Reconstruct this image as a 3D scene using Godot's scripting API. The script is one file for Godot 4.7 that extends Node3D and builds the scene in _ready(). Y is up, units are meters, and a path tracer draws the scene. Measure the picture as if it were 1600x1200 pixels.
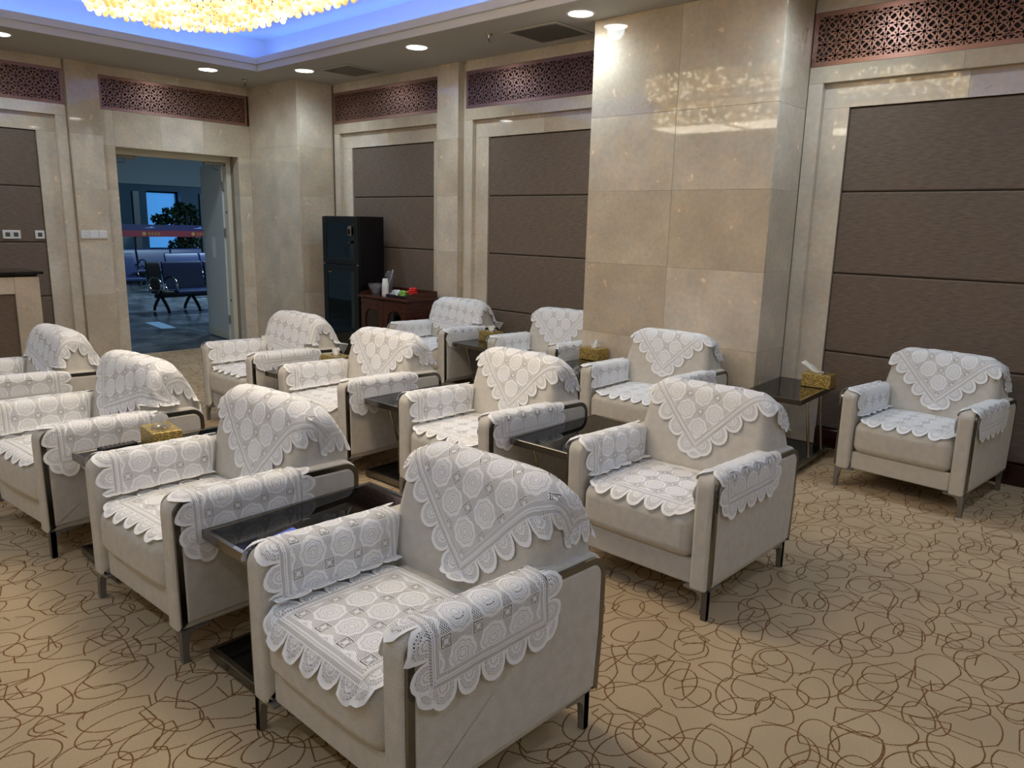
extends Node3D

const DOWN_E := 1.0
const CHAND_E := 3.1
const HALL_E := 46.0

func _ready() -> void:
	# camera
	var cam := Camera3D.new()
	cam.name = "camera"
	cam.fov = rad_to_deg(2.0 * atan(600.0 / 1184.56))
	cam.position = Vector3(0, 1.55, 0)
	cam.basis = Basis(Vector3.UP, -0.8390) * Basis(Vector3.RIGHT, -0.2061) * Basis(Vector3.BACK, 0.0229)
	cam.near = 0.05
	cam.far = 200.0
	add_child(cam)
	# sky (seen only through the hall windows, at dusk) and exposure
	var we := WorldEnvironment.new()
	we.name = "environment"
	var env := Environment.new()
	env.background_mode = Environment.BG_COLOR
	env.background_color = rgb8(76, 156, 238)
	env.tonemap_mode = Environment.TONE_MAPPER_LINEAR
	env.tonemap_exposure = 1.0
	env.sdfgi_enabled = true
	env.ssao_enabled = true
	env.ssil_enabled = true
	we.environment = env
	add_child(we)
	rng.seed = 5
	wob.seed = 9
	wob.frequency = 1.0
	wob.fractal_octaves = 2
	make_materials()
	build_shell()
	build_chandelier()
	build_hall()
	build_seating()
	build_furniture()

# ---------------------------------------------------------------- mesh builder
class MB:
	var v := PackedVector3Array()
	var n := PackedVector3Array()
	var t := PackedVector2Array()
	var ix := PackedInt32Array()

	func quad(a: Vector3, b: Vector3, c: Vector3, d: Vector3) -> void:
		var nn := (b - a).cross(c - a)
		if nn.length_squared() < 1e-16:
			nn = (c - a).cross(d - a)
		nn = nn.normalized()
		var i := v.size()
		for p in [a, b, c, d]:
			v.append(p); n.append(nn); t.append(Vector2.ZERO)
		for k in [0, 2, 1, 0, 3, 2]:
			ix.append(i + k)

	func tri(a: Vector3, b: Vector3, c: Vector3) -> void:
		var nn := (b - a).cross(c - a).normalized()
		var i := v.size()
		for p in [a, b, c]:
			v.append(p); n.append(nn); t.append(Vector2.ZERO)
		for k in [0, 2, 1]:
			ix.append(i + k)

	# a grid of points with given normals: rows[j][i]; seen from outside rows run so that (i, j) is counter-clockwise
	func sheet(pts: Array, nrm: Array, cols: int, flip := false) -> void:
		var base := v.size()
		for k in pts.size():
			v.append(pts[k]); n.append(nrm[k]); t.append(Vector2.ZERO)
		var rows := pts.size() / cols
		for j in rows - 1:
			for i in cols - 1:
				var a := base + j * cols + i
				var q := [a, a + 1, a + cols + 1, a + cols]
				var o := [0, 1, 2, 0, 2, 3] if flip else [0, 2, 1, 0, 3, 2]
				for k in o:
					ix.append(q[k])

	func box(lo: Vector3, hi: Vector3, b := 0.0) -> void:
		if b <= 0.0:
			var x0 := lo.x; var y0 := lo.y; var z0 := lo.z; var x1 := hi.x; var y1 := hi.y; var z1 := hi.z
			quad(Vector3(x0, y0, z1), Vector3(x1, y0, z1), Vector3(x1, y1, z1), Vector3(x0, y1, z1))
			quad(Vector3(x1, y0, z0), Vector3(x0, y0, z0), Vector3(x0, y1, z0), Vector3(x1, y1, z0))
			quad(Vector3(x1, y0, z1), Vector3(x1, y0, z0), Vector3(x1, y1, z0), Vector3(x1, y1, z1))
			quad(Vector3(x0, y0, z0), Vector3(x0, y0, z1), Vector3(x0, y1, z1), Vector3(x0, y1, z0))
			quad(Vector3(x0, y1, z1), Vector3(x1, y1, z1), Vector3(x1, y1, z0), Vector3(x0, y1, z0))
			quad(Vector3(x0, y0, z0), Vector3(x1, y0, z0), Vector3(x1, y0, z1), Vector3(x0, y0, z1))
			return
		# chamfered: 6 faces, 12 edges, 8 corners
		var c := (lo + hi) / 2.0
		var h := (hi - lo) / 2.0
		b = minf(b, minf(h.x, minf(h.y, h.z)) * 0.9)
		var P := func(s: Vector3, ax: int) -> Vector3:
			var q := Vector3(s.x * (h.x - b), s.y * (h.y - b), s.z * (h.z - b))
			q[ax] = s[ax] * h[ax]
			return c + q
		for ax in 3:
			var u := (ax + 1) % 3
			var w := (ax + 2) % 3
			for sg in [-1.0, 1.0]:
				var s := []
				for k in [[-1, -1], [1, -1], [1, 1], [-1, 1]]:
					var e := Vector3.ZERO
					e[ax] = sg; e[u] = k[0]; e[w] = k[1]
					s.append(P.call(e, ax))
				if sg > 0: quad(s[0], s[1], s[2], s[3])
				else: quad(s[3], s[2], s[1], s[0])
			# edges along ax, between faces u and w
			for su in [-1.0, 1.0]:
				for sw in [-1.0, 1.0]:
					var e0 := Vector3.ZERO; e0[ax] = -1; e0[u] = su; e0[w] = sw
					var e1 := e0; e1[ax] = 1
					var a: Vector3 = P.call(e0, u); var bb: Vector3 = P.call(e1, u); var cc: Vector3 = P.call(e1, w); var d: Vector3 = P.call(e0, w)
					_q(a, bb, cc, d, c)
		for sx in [-1.0, 1.0]:
			for sy in [-1.0, 1.0]:
				for sz in [-1.0, 1.0]:
					var e := Vector3(sx, sy, sz)
					var a: Vector3 = P.call(e, 0); var bb: Vector3 = P.call(e, 1); var cc: Vector3 = P.call(e, 2)
					if (bb - a).cross(cc - a).dot(e) > 0: tri(a, bb, cc)
					else: tri(a, cc, bb)

	func _q(a: Vector3, b: Vector3, c: Vector3, d: Vector3, from: Vector3) -> void:
		if (b - a).cross(c - a).dot((a + c) / 2.0 - from) > 0: quad(a, b, c, d)
		else: quad(d, c, b, a)

	# box with round edges of radius r; bulge swells the faces
	func rbox(lo: Vector3, hi: Vector3, r: float, k := 3, bulge := Vector3.ZERO, mid := 1) -> void:
		var c := (lo + hi) / 2.0
		var h := (hi - lo) / 2.0
		r = minf(r, minf(h.x, minf(h.y, h.z)) * 0.98)
		var st := func(ax: int) -> PackedFloat32Array:
			var o := PackedFloat32Array()
			for i in k: o.append(-h[ax] + r * i / k)
			for i in mid + 1: o.append(lerpf(-h[ax] + r, h[ax] - r, float(i) / mid))
			for i in k: o.append(h[ax] - r + r * (i + 1) / k)
			return o
		for ax in 3:
			var u := (ax + 1) % 3
			var w := (ax + 2) % 3
			var su: PackedFloat32Array = st.call(u)
			var sw: PackedFloat32Array = st.call(w)
			for sg in [-1.0, 1.0]:
				var pts := []
				var nr := []
				for b in sw:
					for a in su:
						var p := Vector3.ZERO
						p[ax] = sg * h[ax]; p[u] = a; p[w] = b
						var q := p.clamp(-(h - Vector3.ONE * r), h - Vector3.ONE * r)
						var d := (p - q).normalized()
						var f := q + d * r
						var g := Vector3(1 - pow(absf(f.x / h.x), 2.0), 1 - pow(absf(f.y / h.y), 2.0), 1 - pow(absf(f.z / h.z), 2.0))
						f += Vector3(signf(f.x) * bulge.x * g.y * g.z * absf(d.x), signf(f.y) * bulge.y * g.x * g.z * absf(d.y), signf(f.z) * bulge.z * g.x * g.y * absf(d.z))
						pts.append(c + f); nr.append(d)
				sheet(pts, nr, su.size(), sg < 0)

	func tube(pts: PackedVector3Array, r: float, sides := 8, caps := true) -> void:
		var base := v.size()
		var up := Vector3.UP
		if absf((pts[1] - pts[0]).normalized().dot(up)) > 0.95: up = Vector3.RIGHT
		var m := pts.size()
		for i in m:
			var tg := (pts[mini(i + 1, m - 1)] - pts[maxi(i - 1, 0)]).normalized()
			var sd := tg.cross(up).normalized()
			up = sd.cross(tg).normalized()
			for k in sides + 1:
				var a := TAU * k / sides
				var d := sd * cos(a) + up * sin(a)
				v.append(pts[i] + d * r); n.append(d); t.append(Vector2.ZERO)
		for i in m - 1:
			for k in sides:
				var a := base + i * (sides + 1) + k
				for o in [a, a + 1, a + sides + 1, a + 1, a + sides + 2, a + sides + 1]:
					ix.append(o)
		if caps:
			for e in [0, m - 1]:
				var ring: int = base + int(e) * (sides + 1)
				for k in range(1, sides - 1):
					if e == 0: tri(v[ring], v[ring + k], v[ring + k + 1])
					else: tri(v[ring], v[ring + k + 1], v[ring + k])

	# profile of (radius, height), bottom to top
	func lathe(c: Vector3, prof: Array, seg := 16) -> void:
		var pts := []
		var nr := []
		for j in prof.size():
			var p: Vector2 = prof[j]
			var q: Vector2 = prof[mini(j + 1, prof.size() - 1)] - prof[maxi(j - 1, 0)]
			var nn := Vector2(q.y, -q.x).normalized()
			for k in seg + 1:
				var a := TAU * k / seg
				pts.append(c + Vector3(cos(a) * p.x, p.y, -sin(a) * p.x))
				nr.append(Vector3(cos(a) * nn.x, nn.y, -sin(a) * nn.x))
		sheet(pts, nr, seg + 1)

	# a convex outline (counter-clockwise, 2D) pushed along an axis with rounded rims. place maps (x, y, depth) to 3D; depth runs towards the viewer who sees the outline counter-clockwise
	func slab(outline: PackedVector2Array, d0: float, d1: float, r: float, k: int, place: Callable, smooth := true) -> void:
		var m := outline.size()
		var nm := PackedVector2Array()
		for i in m:
			var q := outline[(i + 1) % m] - outline[(i - 1 + m) % m]
			nm.append(Vector2(q.y, -q.x).normalized())
		var rings := []
		for i in k + 1:
			var a := PI / 2 * i / k
			rings.append([r * (1 - sin(a)), d0 + r * (1 - cos(a)), sin(a), -cos(a)])
		for i in k + 1:
			var a := PI / 2 * (k - i) / k
			rings.append([r * (1 - sin(a)), d1 - r * (1 - cos(a)), sin(a), cos(a)])
		var pts := []
		var nr := []
		var o: Vector3 = place.call(Vector3.ZERO)
		for g in rings:
			for i in m + 1:
				var p := outline[i % m]
				var w := nm[i % m]
				var p2 := p - w * float(g[0])
				pts.append(place.call(Vector3(p2.x, p2.y, g[1])))
				nr.append((place.call(Vector3(w.x * float(g[2]), w.y * float(g[2]), g[3])) - o).normalized())
		sheet(pts, nr, m + 1)
		var c := Vector2.ZERO
		for p in outline: c += p / m
		for e in [0, rings.size() - 1]:
			var cc: Vector3 = place.call(Vector3(c.x, c.y, rings[e][1]))
			for i in m:
				var a: Vector3 = pts[e * (m + 1) + i]
				var b: Vector3 = pts[e * (m + 1) + i + 1]
				if e == 0: tri(cc, b, a)
				else: tri(cc, a, b)

	# any simple outline (2D) extruded flat-sided between depths; triangulated
	func extrude(poly: PackedVector2Array, d0: float, d1: float, place: Callable) -> void:
		if Geometry2D.is_polygon_clockwise(poly):
			poly.reverse()
		var tr := Geometry2D.triangulate_polygon(poly)
		for i in range(0, tr.size(), 3):
			var a := poly[tr[i]]; var b := poly[tr[i + 1]]; var c := poly[tr[i + 2]]
			if (b - a).cross(c - a) < 0:
				var q := b; b = c; c = q
			tri(place.call(Vector3(a.x, a.y, d1)), place.call(Vector3(b.x, b.y, d1)), place.call(Vector3(c.x, c.y, d1)))
			tri(place.call(Vector3(a.x, a.y, d0)), place.call(Vector3(c.x, c.y, d0)), place.call(Vector3(b.x, b.y, d0)))
		for i in poly.size():
			var a := poly[i]; var b := poly[(i + 1) % poly.size()]
			quad(place.call(Vector3(a.x, a.y, d0)), place.call(Vector3(b.x, b.y, d0)), place.call(Vector3(b.x, b.y, d1)), place.call(Vector3(a.x, a.y, d1)))

	func mesh() -> ArrayMesh:
		var m := ArrayMesh.new()
		into(m)
		return m

	func into(m: ArrayMesh) -> void:
		var a := []
		a.resize(Mesh.ARRAY_MAX)
		a[Mesh.ARRAY_VERTEX] = v
		a[Mesh.ARRAY_NORMAL] = n
		a[Mesh.ARRAY_TEX_UV] = t
		a[Mesh.ARRAY_INDEX] = ix
		m.add_surface_from_arrays(Mesh.PRIMITIVE_TRIANGLES, a)

# ---------------------------------------------------------------- naming
var used := {}
var M := {}
var rng := RandomNumberGenerator.new()
var wob := FastNoiseLite.new()

func numbered(s: String) -> String:
	var k: int = used.get(s, -1) + 1
	used[s] = k
	return s if k == 0 else "%s_%03d" % [s, k]

func tag(o: Node3D, label: String, category: String, group := "", kind := "") -> Node3D:
	if label: o.set_meta("label", label)
	if category: o.set_meta("category", category)
	if group: o.set_meta("group", group)
	if kind: o.set_meta("kind", kind)
	return o

func thing(called: String, label: String, category: String, at := Vector3.ZERO, turn := 0.0, group := "") -> Node3D:
	var o := Node3D.new()
	o.name = numbered(called)
	o.position = at
	o.rotation.y = turn
	add_child(o)
	tag(o, label, category, group)
	return o

func part(called: String, mesh: Mesh, mat: Material, parent: Node3D) -> MeshInstance3D:
	var o := MeshInstance3D.new()
	o.name = called
	o.mesh = mesh
	if mat: o.material_override = mat
	parent.add_child(o, true)
	return o

func solo(called: String, mesh: Mesh, mat: Material, label: String, category: String, group := "", at := Vector3.ZERO, turn := 0.0) -> MeshInstance3D:
	var o := MeshInstance3D.new()
	o.name = numbered(called)
	o.mesh = mesh
	if mat: o.material_override = mat
	o.position = at
	o.rotation.y = turn
	add_child(o)
	tag(o, label, category, group)
	return o

func struct(called: String, mesh: Mesh, mat: Material, label := "") -> MeshInstance3D:
	var o := MeshInstance3D.new()
	o.name = numbered(called)
	o.mesh = mesh
	if mat: o.material_override = mat
	add_child(o)
	tag(o, label, "", "", "structure")
	return o

func box1(lo: Vector3, hi: Vector3, b := 0.0) -> ArrayMesh:
	var m := MB.new()
	m.box(lo, hi, b)
	return m.mesh()

func rbox1(lo: Vector3, hi: Vector3, r: float, k := 3, bulge := Vector3.ZERO, mid := 1) -> ArrayMesh:
	var m := MB.new()
	m.rbox(lo, hi, r, k, bulge, mid)
	return m.mesh()

# ---------------------------------------------------------------- materials
func noise_img(size: int, freq: float, seed_: int, oct := 4, kind := FastNoiseLite.TYPE_SIMPLEX_SMOOTH, h := 0, fractal := FastNoiseLite.FRACTAL_FBM) -> PackedByteArray:
	var f := FastNoiseLite.new()
	f.noise_type = kind
	f.seed = seed_
	f.frequency = freq
	f.fractal_type = fractal
	f.fractal_octaves = oct
	var im := f.get_seamless_image(size, h if h else size)
	im.convert(Image.FORMAT_L8)
	return im.get_data()

func tex(bytes: PackedByteArray, w: int, h: int, fmt := Image.FORMAT_RGB8) -> ImageTexture:
	return ImageTexture.create_from_image(Image.create_from_data(w, h, false, fmt, bytes))

func mat(c: Color, rough: float, metal := 0.0, spec := 0.5) -> StandardMaterial3D:
	var m := StandardMaterial3D.new()
	m.albedo_color = c
	m.roughness = rough
	m.metallic = metal
	m.metallic_specular = spec
	return m

func tri_tex(m: StandardMaterial3D, t: Texture2D, size: float, world := true) -> StandardMaterial3D:
	m.albedo_texture = t
	m.uv1_triplanar = true
	m.uv1_world_triplanar = world
	m.uv1_scale = Vector3.ONE / size
	m.uv1_triplanar_sharpness = 8.0
	return m

func rgb8(r: float, g: float, b: float) -> Color:
	return Color(r / 255.0, g / 255.0, b / 255.0)

func make_materials() -> void:
	# --- polished beige marble: clouds, thin dark and light veins, white flecks
	var N := 1024
	var cl := noise_img(N, 0.0028, 11, 5)
	var ve := noise_img(N, 0.0042, 23, 4, FastNoiseLite.TYPE_SIMPLEX, 0, FastNoiseLite.FRACTAL_RIDGED)
	var ve2 := noise_img(N, 0.0065, 37, 3, FastNoiseLite.TYPE_SIMPLEX, 0, FastNoiseLite.FRACTAL_RIDGED)
	var fi := noise_img(N, 0.03, 41, 3)
	var fl := noise_img(N, 0.009, 57, 3)
	var o := PackedByteArray()
	o.resize(N * N * 3)
	for i in N * N:
		var c := cl[i] / 255.0 - 0.5
		var k := 1.0 + c * 0.13 + (fi[i] / 255.0 - 0.5) * 0.07
		var warm := 1.0 + (fl[i] / 255.0 - 0.5) * 0.08
		var d := clampf((ve[i] / 255.0 - 0.86) * 8.0, 0.0, 1.0)
		var l := clampf((ve2[i] / 255.0 - 0.90) * 9.0, 0.0, 1.0) * clampf((fl[i] / 255.0 - 0.5) * 6.0, 0.0, 1.0)
		k = k * (1.0 - 0.14 * d) + 0.15 * l
		var w := clampf((fl[i] / 255.0 - 0.88) * 16.0, 0.0, 1.0) * 0.14
		k += w
		o[i * 3] = clampi(int(214.0 * k * (warm * 0.5 + 0.5)), 0, 255)
		o[i * 3 + 1] = clampi(int(202.0 * k), 0, 255)
		o[i * 3 + 2] = clampi(int((184.0 + 22.0 * w + 22.0 * l) * k / (warm * 0.5 + 0.5)), 0, 255)
	var mt := tex(o, N, N)
	for nm in [["marble", Color(1, 1, 1)], ["marble_b", Color(0.97, 0.965, 0.95)], ["marble_c", Color(0.95, 0.935, 0.91)]]:
		var m := mat(nm[1], 0.035)
		m.metallic_specular = 0.55
		tri_tex(m, mt, 1.7 if nm[0] == "marble" else 1.45)
		if nm[0] == "marble_b": m.uv1_offset = Vector3(0.37, 0.61, 0.23)
		if nm[0] == "marble_c": m.uv1_offset = Vector3(0.71, 0.17, 0.53)
		M[nm[0]] = m
	# --- brown wall cloth with horizontal slubs
	var S := 512
	var a := Image.create_from_data(64, S, false, Image.FORMAT_L8, noise_img(64, 0.09, 5, 3, FastNoiseLite.TYPE_SIMPLEX_SMOOTH, S))
	a.resize(S, S, Image.INTERPOLATE_BILINEAR)
	var st := a.get_data()
	var fine := noise_img(S, 0.25, 6, 2)
	o = PackedByteArray(); o.resize(S * S * 3)
	for i in S * S:
		var k := 1.0 + (st[i] / 255.0 - 0.5) * 0.24 + (fine[i] / 255.0 - 0.5) * 0.12
		o[i * 3] = clampi(int(118 * k), 0, 255); o[i * 3 + 1] = clampi(int(104 * k), 0, 255); o[i * 3 + 2] = clampi(int(93 * k), 0, 255)
	M.cloth = tri_tex(mat(Color(1, 1, 1), 0.75, 0.0, 0.3), tex(o, S, S), 0.5)
	# --- pale linen upholstery
	var lw := noise_img(S, 0.22, 71, 2)
	var lc := noise_img(S, 0.012, 72, 3)
	o = PackedByteArray(); o.resize(S * S * 3)
	for y in S:
		for x in S:
			var i := y * S + x
			var k := 1.0 + (lw[i] / 255.0 - 0.5) * 0.34 + (lc[i] / 255.0 - 0.5) * 0.06 + 0.025 * sin(x * TAU / 4.0) + 0.025 * sin(y * TAU / 4.0)
			o[i * 3] = clampi(int(206 * k), 0, 255); o[i * 3 + 1] = clampi(int(201 * k), 0, 255); o[i * 3 + 2] = clampi(int(192 * k), 0, 255)
	var lt := tex(o, S, S)
	M.linen = tri_tex(mat(Color(1, 1, 1), 0.9, 0.0, 0.25), lt, 0.36, false)
	M.linen.heightmap_enabled = false
	M.linen_shade = M.linen
	# --- carpet: sand ground with brown looped lines
	M.carpet = tri_tex(mat(Color(1, 1, 1), 0.95, 0.0, 0.15), carpet_texture(), 2.2)
	# --- dark slate floor of the hall
	var sn := noise_img(256, 0.012, 91, 5)
	var s2 := noise_img(256, 0.06, 92, 3)
	o = PackedByteArray(); o.resize(256 * 256 * 3)
	for i in 256 * 256:
		var k := 1.0 + (sn[i] / 255.0 - 0.5) * 0.8 + (s2[i] / 255.0 - 0.5) * 0.4
		o[i * 3] = clampi(int(92 * k), 0, 255); o[i * 3 + 1] = clampi(int(98 * k), 0, 255); o[i * 3 + 2] = clampi(int(102 * k), 0, 255)
	M.slate = tri_tex(mat(Color(1, 1, 1), 0.22), tex(o, 256, 256), 1.9)
	# --- red-brown wood
	var wa := Image.create_from_data(32, 256, false, Image.FORMAT_L8, noise_img(32, 0.09, 15, 3, FastNoiseLite.TYPE_SIMPLEX_SMOOTH, 256))
	wa.resize(256, 256, Image.INTERPOLATE_BILINEAR)
	var wd := wa.get_data()
	o = PackedByteArray(); o.resize(256 * 256 * 3)
	for i in 256 * 256:
		var k := 1.0 + (wd[i] / 255.0 - 0.5) * 0.5
		o[i * 3] = clampi(int(68 * k), 0, 255); o[i * 3 + 1] = clampi(int(33 * k), 0, 255); o[i * 3 + 2] = clampi(int(24 * k), 0, 255)
	M.wood = tri_tex(mat(Color(1, 1, 1), 0.22), tex(o, 256, 256), 0.5)
	M.base = mat(rgb8(52, 24, 20), 0.15)
	# --- gold sparkle of the tissue boxes
	var gn := noise_img(256, 0.07, 31, 2, FastNoiseLite.TYPE_CELLULAR)
	var g2 := noise_img(256, 0.02, 33, 3)
	o = PackedByteArray(); o.resize(256 * 256 * 3)
	var hb := PackedByteArray(); hb.resize(256 * 256 * 3)
	for i in 256 * 256:
		var k := 0.45 + gn[i] / 255.0 * 0.75 + (g2[i] / 255.0 - 0.5) * 0.3
		o[i * 3] = clampi(int(240 * k), 0, 255); o[i * 3 + 1] = clampi(int(208 * k), 0, 255); o[i * 3 + 2] = clampi(int(122 * k), 0, 255)
		hb[i * 3] = gn[i]; hb[i * 3 + 1] = gn[i]; hb[i * 3 + 2] = gn[i]
	M.gold = tri_tex(mat(Color(1, 1, 1), 0.3, 0.7), tex(o, 256, 256), 0.16, false)
	M.gold.heightmap_enabled = true
	M.gold.heightmap_texture = tex(hb, 256, 256)
	M.gold.heightmap_scale = 0.25
	# --- plain ones
	M.paint = mat(rgb8(190, 186, 179), 0.85, 0.0, 0.3)
	M.paint_white = mat(rgb8(232, 232, 232), 0.85, 0.0, 0.3)
	M.copper = mat(rgb8(168, 132, 121), 0.33, 0.9)
	M.dark_back = mat(rgb8(80, 71, 66), 0.8)
	M.steel = mat(rgb8(190, 182, 170), 0.2, 1.0)
	M.leg = mat(rgb8(140, 136, 130), 0.36, 0.45)
	M.strip = mat(rgb8(126, 123, 118), 0.2, 1.0)
	M.black_glass = mat(rgb8(8, 8, 10), 0.03, 0.0, 0.38)
	M.seam = mat(rgb8(120, 112, 102), 0.9)
	M.joint = mat(rgb8(150, 136, 116), 0.8)
	M.gap = mat(rgb8(40, 34, 30), 0.9)
	M.white = mat(rgb8(236, 236, 238), 0.4)
	M.tissue = mat(rgb8(244, 244, 246), 0.9)
	M.tissue.backlight_enabled = true
	M.tissue.backlight = Color(0.4, 0.4, 0.4)
	M.switch_white = mat(rgb8(232, 230, 228), 0.3)
	M.switch_grey = mat(rgb8(80, 84, 84), 0.3)
	M.black = mat(rgb8(16, 16, 20), 0.28)
	M.black_soft = mat(rgb8(22, 22, 24), 0.6)
	M.fridge = mat(rgb8(9, 10, 15), 0.35)
	M.door_white = mat(rgb8(205, 212, 212), 0.25)
	M.jamb = mat(rgb8(212, 208, 190), 0.4)
	M.hall_wall = mat(rgb8(196, 204, 202), 0.6)
	M.hall_dark = mat(rgb8(104, 112, 114), 0.7)
	M.blue_seat = mat(rgb8(16, 36, 84), 0.42)
	M.post = mat(rgb8(60, 66, 70), 0.5, 0.4)
	M.navy = mat(rgb8(18, 20, 74), 0.5)
	M.red = mat(rgb8(118, 18, 34), 0.5)
	M.gold_mark = mat(rgb8(170, 120, 60), 0.5)
	M.pale_mark = mat(rgb8(150, 160, 210), 0.5)
	M.leaf = mat(rgb8(36, 58, 34), 0.6)
	M.leaf.backlight_enabled = true
	M.leaf.backlight = Color(0.10, 0.14, 0.08)
	M.bark = mat(rgb8(70, 58, 46), 0.9)
	M.sticker = mat(rgb8(170, 205, 235), 0.4)
	var pane := mat(Color(0.82, 0.92, 0.95, 0.10), 0.02)
	pane.transparency = BaseMaterial3D.TRANSPARENCY_ALPHA
	M.pane = pane
	var smoke := mat(Color(0.02, 0.025, 0.025, 0.62), 0.03)
	smoke.transparency = BaseMaterial3D.TRANSPARENCY_ALPHA
	M.smoke = smoke
	var glass := mat(Color(0.95, 0.97, 1.0, 0.05), 0.03)
	glass.refraction_enabled = true
	glass.refraction_scale = 0.05
	M.glass = glass
	M.blue_card = mat(rgb8(70, 105, 215), 0.35)
	# --- lamps
	M.lamp = glow(Color(1, 0.99, 0.97), 16.0)
	M.led = glow(Color(0.30, 0.55, 1.0), 1.5)
	M.cry_a = glow(rgb8(255, 220, 150), 0.62)
	M.cry_b = glow(rgb8(255, 236, 190), 0.95)
	M.cry_c = glow(rgb8(255, 244, 216), 5.0)
	# --- lace
	make_lace_materials()

func glow(c: Color, e: float) -> StandardMaterial3D:
	var m := mat(c, 0.25)
	m.emission_enabled = true
	m.emission = c
	m.emission_energy_multiplier = e
	return m

func carpet_texture() -> ImageTexture:
	var N := 1536
	var SZ := 2.2
	var big := noise_img(512, 0.006, 3, 3)
	var pile := noise_img(512, 0.35, 4, 2)
	var o := PackedByteArray()
	o.resize(N * N * 3)
	for y in N:
		for x in N:
			var q := (y / 3) * 512 + x / 3
			var p := (y % 512) * 512 + x % 512
			var k := 1.0 + (big[q] / 255.0 - 0.5) * 0.10 + (pile[p] / 255.0 - 0.5) * 0.22
			var i := (y * N + x) * 3
			o[i] = int(181 * k); o[i + 1] = int(161 * k); o[i + 2] = int(132 * k)
	var r := RandomNumberGenerator.new()
	r.seed = 77
	var sc := N / SZ
	# leaf-like loops: an arc of an ellipse closed by a blunt corner
	var G := 18
	for gy in G:
		for gx in G:
			var c := Vector2((gx + r.randf_range(0.1, 0.9) + (gy % 2) * 0.5) / G, (gy + r.randf_range(0.1, 0.9)) / G) * SZ
			var L := r.randf_range(0.085, 0.145)
			var W := L * r.randf_range(0.50, 0.72)
			var th := r.randf_range(-0.45, 0.45) + (PI if r.randf() < 0.5 else 0.0) + (PI / 2 if r.randf() < 0.16 else 0.0)
			var pts := PackedVector2Array()
			var a0 := r.randf_range(0.35, 0.6) * PI
			for i in 25:
				var an := lerpf(a0, TAU - a0, i / 24.0)
				pts.append(Vector2(cos(an) * L, sin(an) * W))
			var e := pts[24]
			var b := pts[0]
			if r.randf() < 0.7:
				var xx := L * r.randf_range(0.5, 0.95)
				pts.append(Vector2(xx, e.y * r.randf_range(0.2, 0.75)))
				pts.append(Vector2(xx * r.randf_range(0.8, 1.1), b.y * r.randf_range(0.2, 0.75)))
			if r.randf() < 0.8:
				pts.append(b)
			for i in pts.size() - 1:
				_ink(o, N, (c + pts[i].rotated(th)) * sc, (c + pts[i + 1].rotated(th)) * sc, 1.75, r)
	return tex(o, N, N)

func _ink(o: PackedByteArray, N: int, a: Vector2, b: Vector2, w: float, r: RandomNumberGenerator) -> void:
	var steps := int(a.distance_to(b) / 1.6) + 1
	for s in steps:
		var p := a.lerp(b, float(s) / steps)
		var ww := w * r.randf_range(0.72, 1.08)
		var x0 := int(floor(p.x - ww)); var y0 := int(floor(p.y - ww))
		for yy in range(y0, y0 + int(2 * ww) + 2):
			for xx in range(x0, x0 + int(2 * ww) + 2):
				if Vector2(xx, yy).distance_squared_to(p) <= ww * ww:
					var i := (posmod(yy, N) * N + posmod(xx, N)) * 3
					var k := 0.9 + 0.2 * ((xx * 7 + yy * 13) % 5) / 5.0
					o[i] = int(116 * k); o[i + 1] = int(83 * k); o[i + 2] = int(54 * k)

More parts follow.
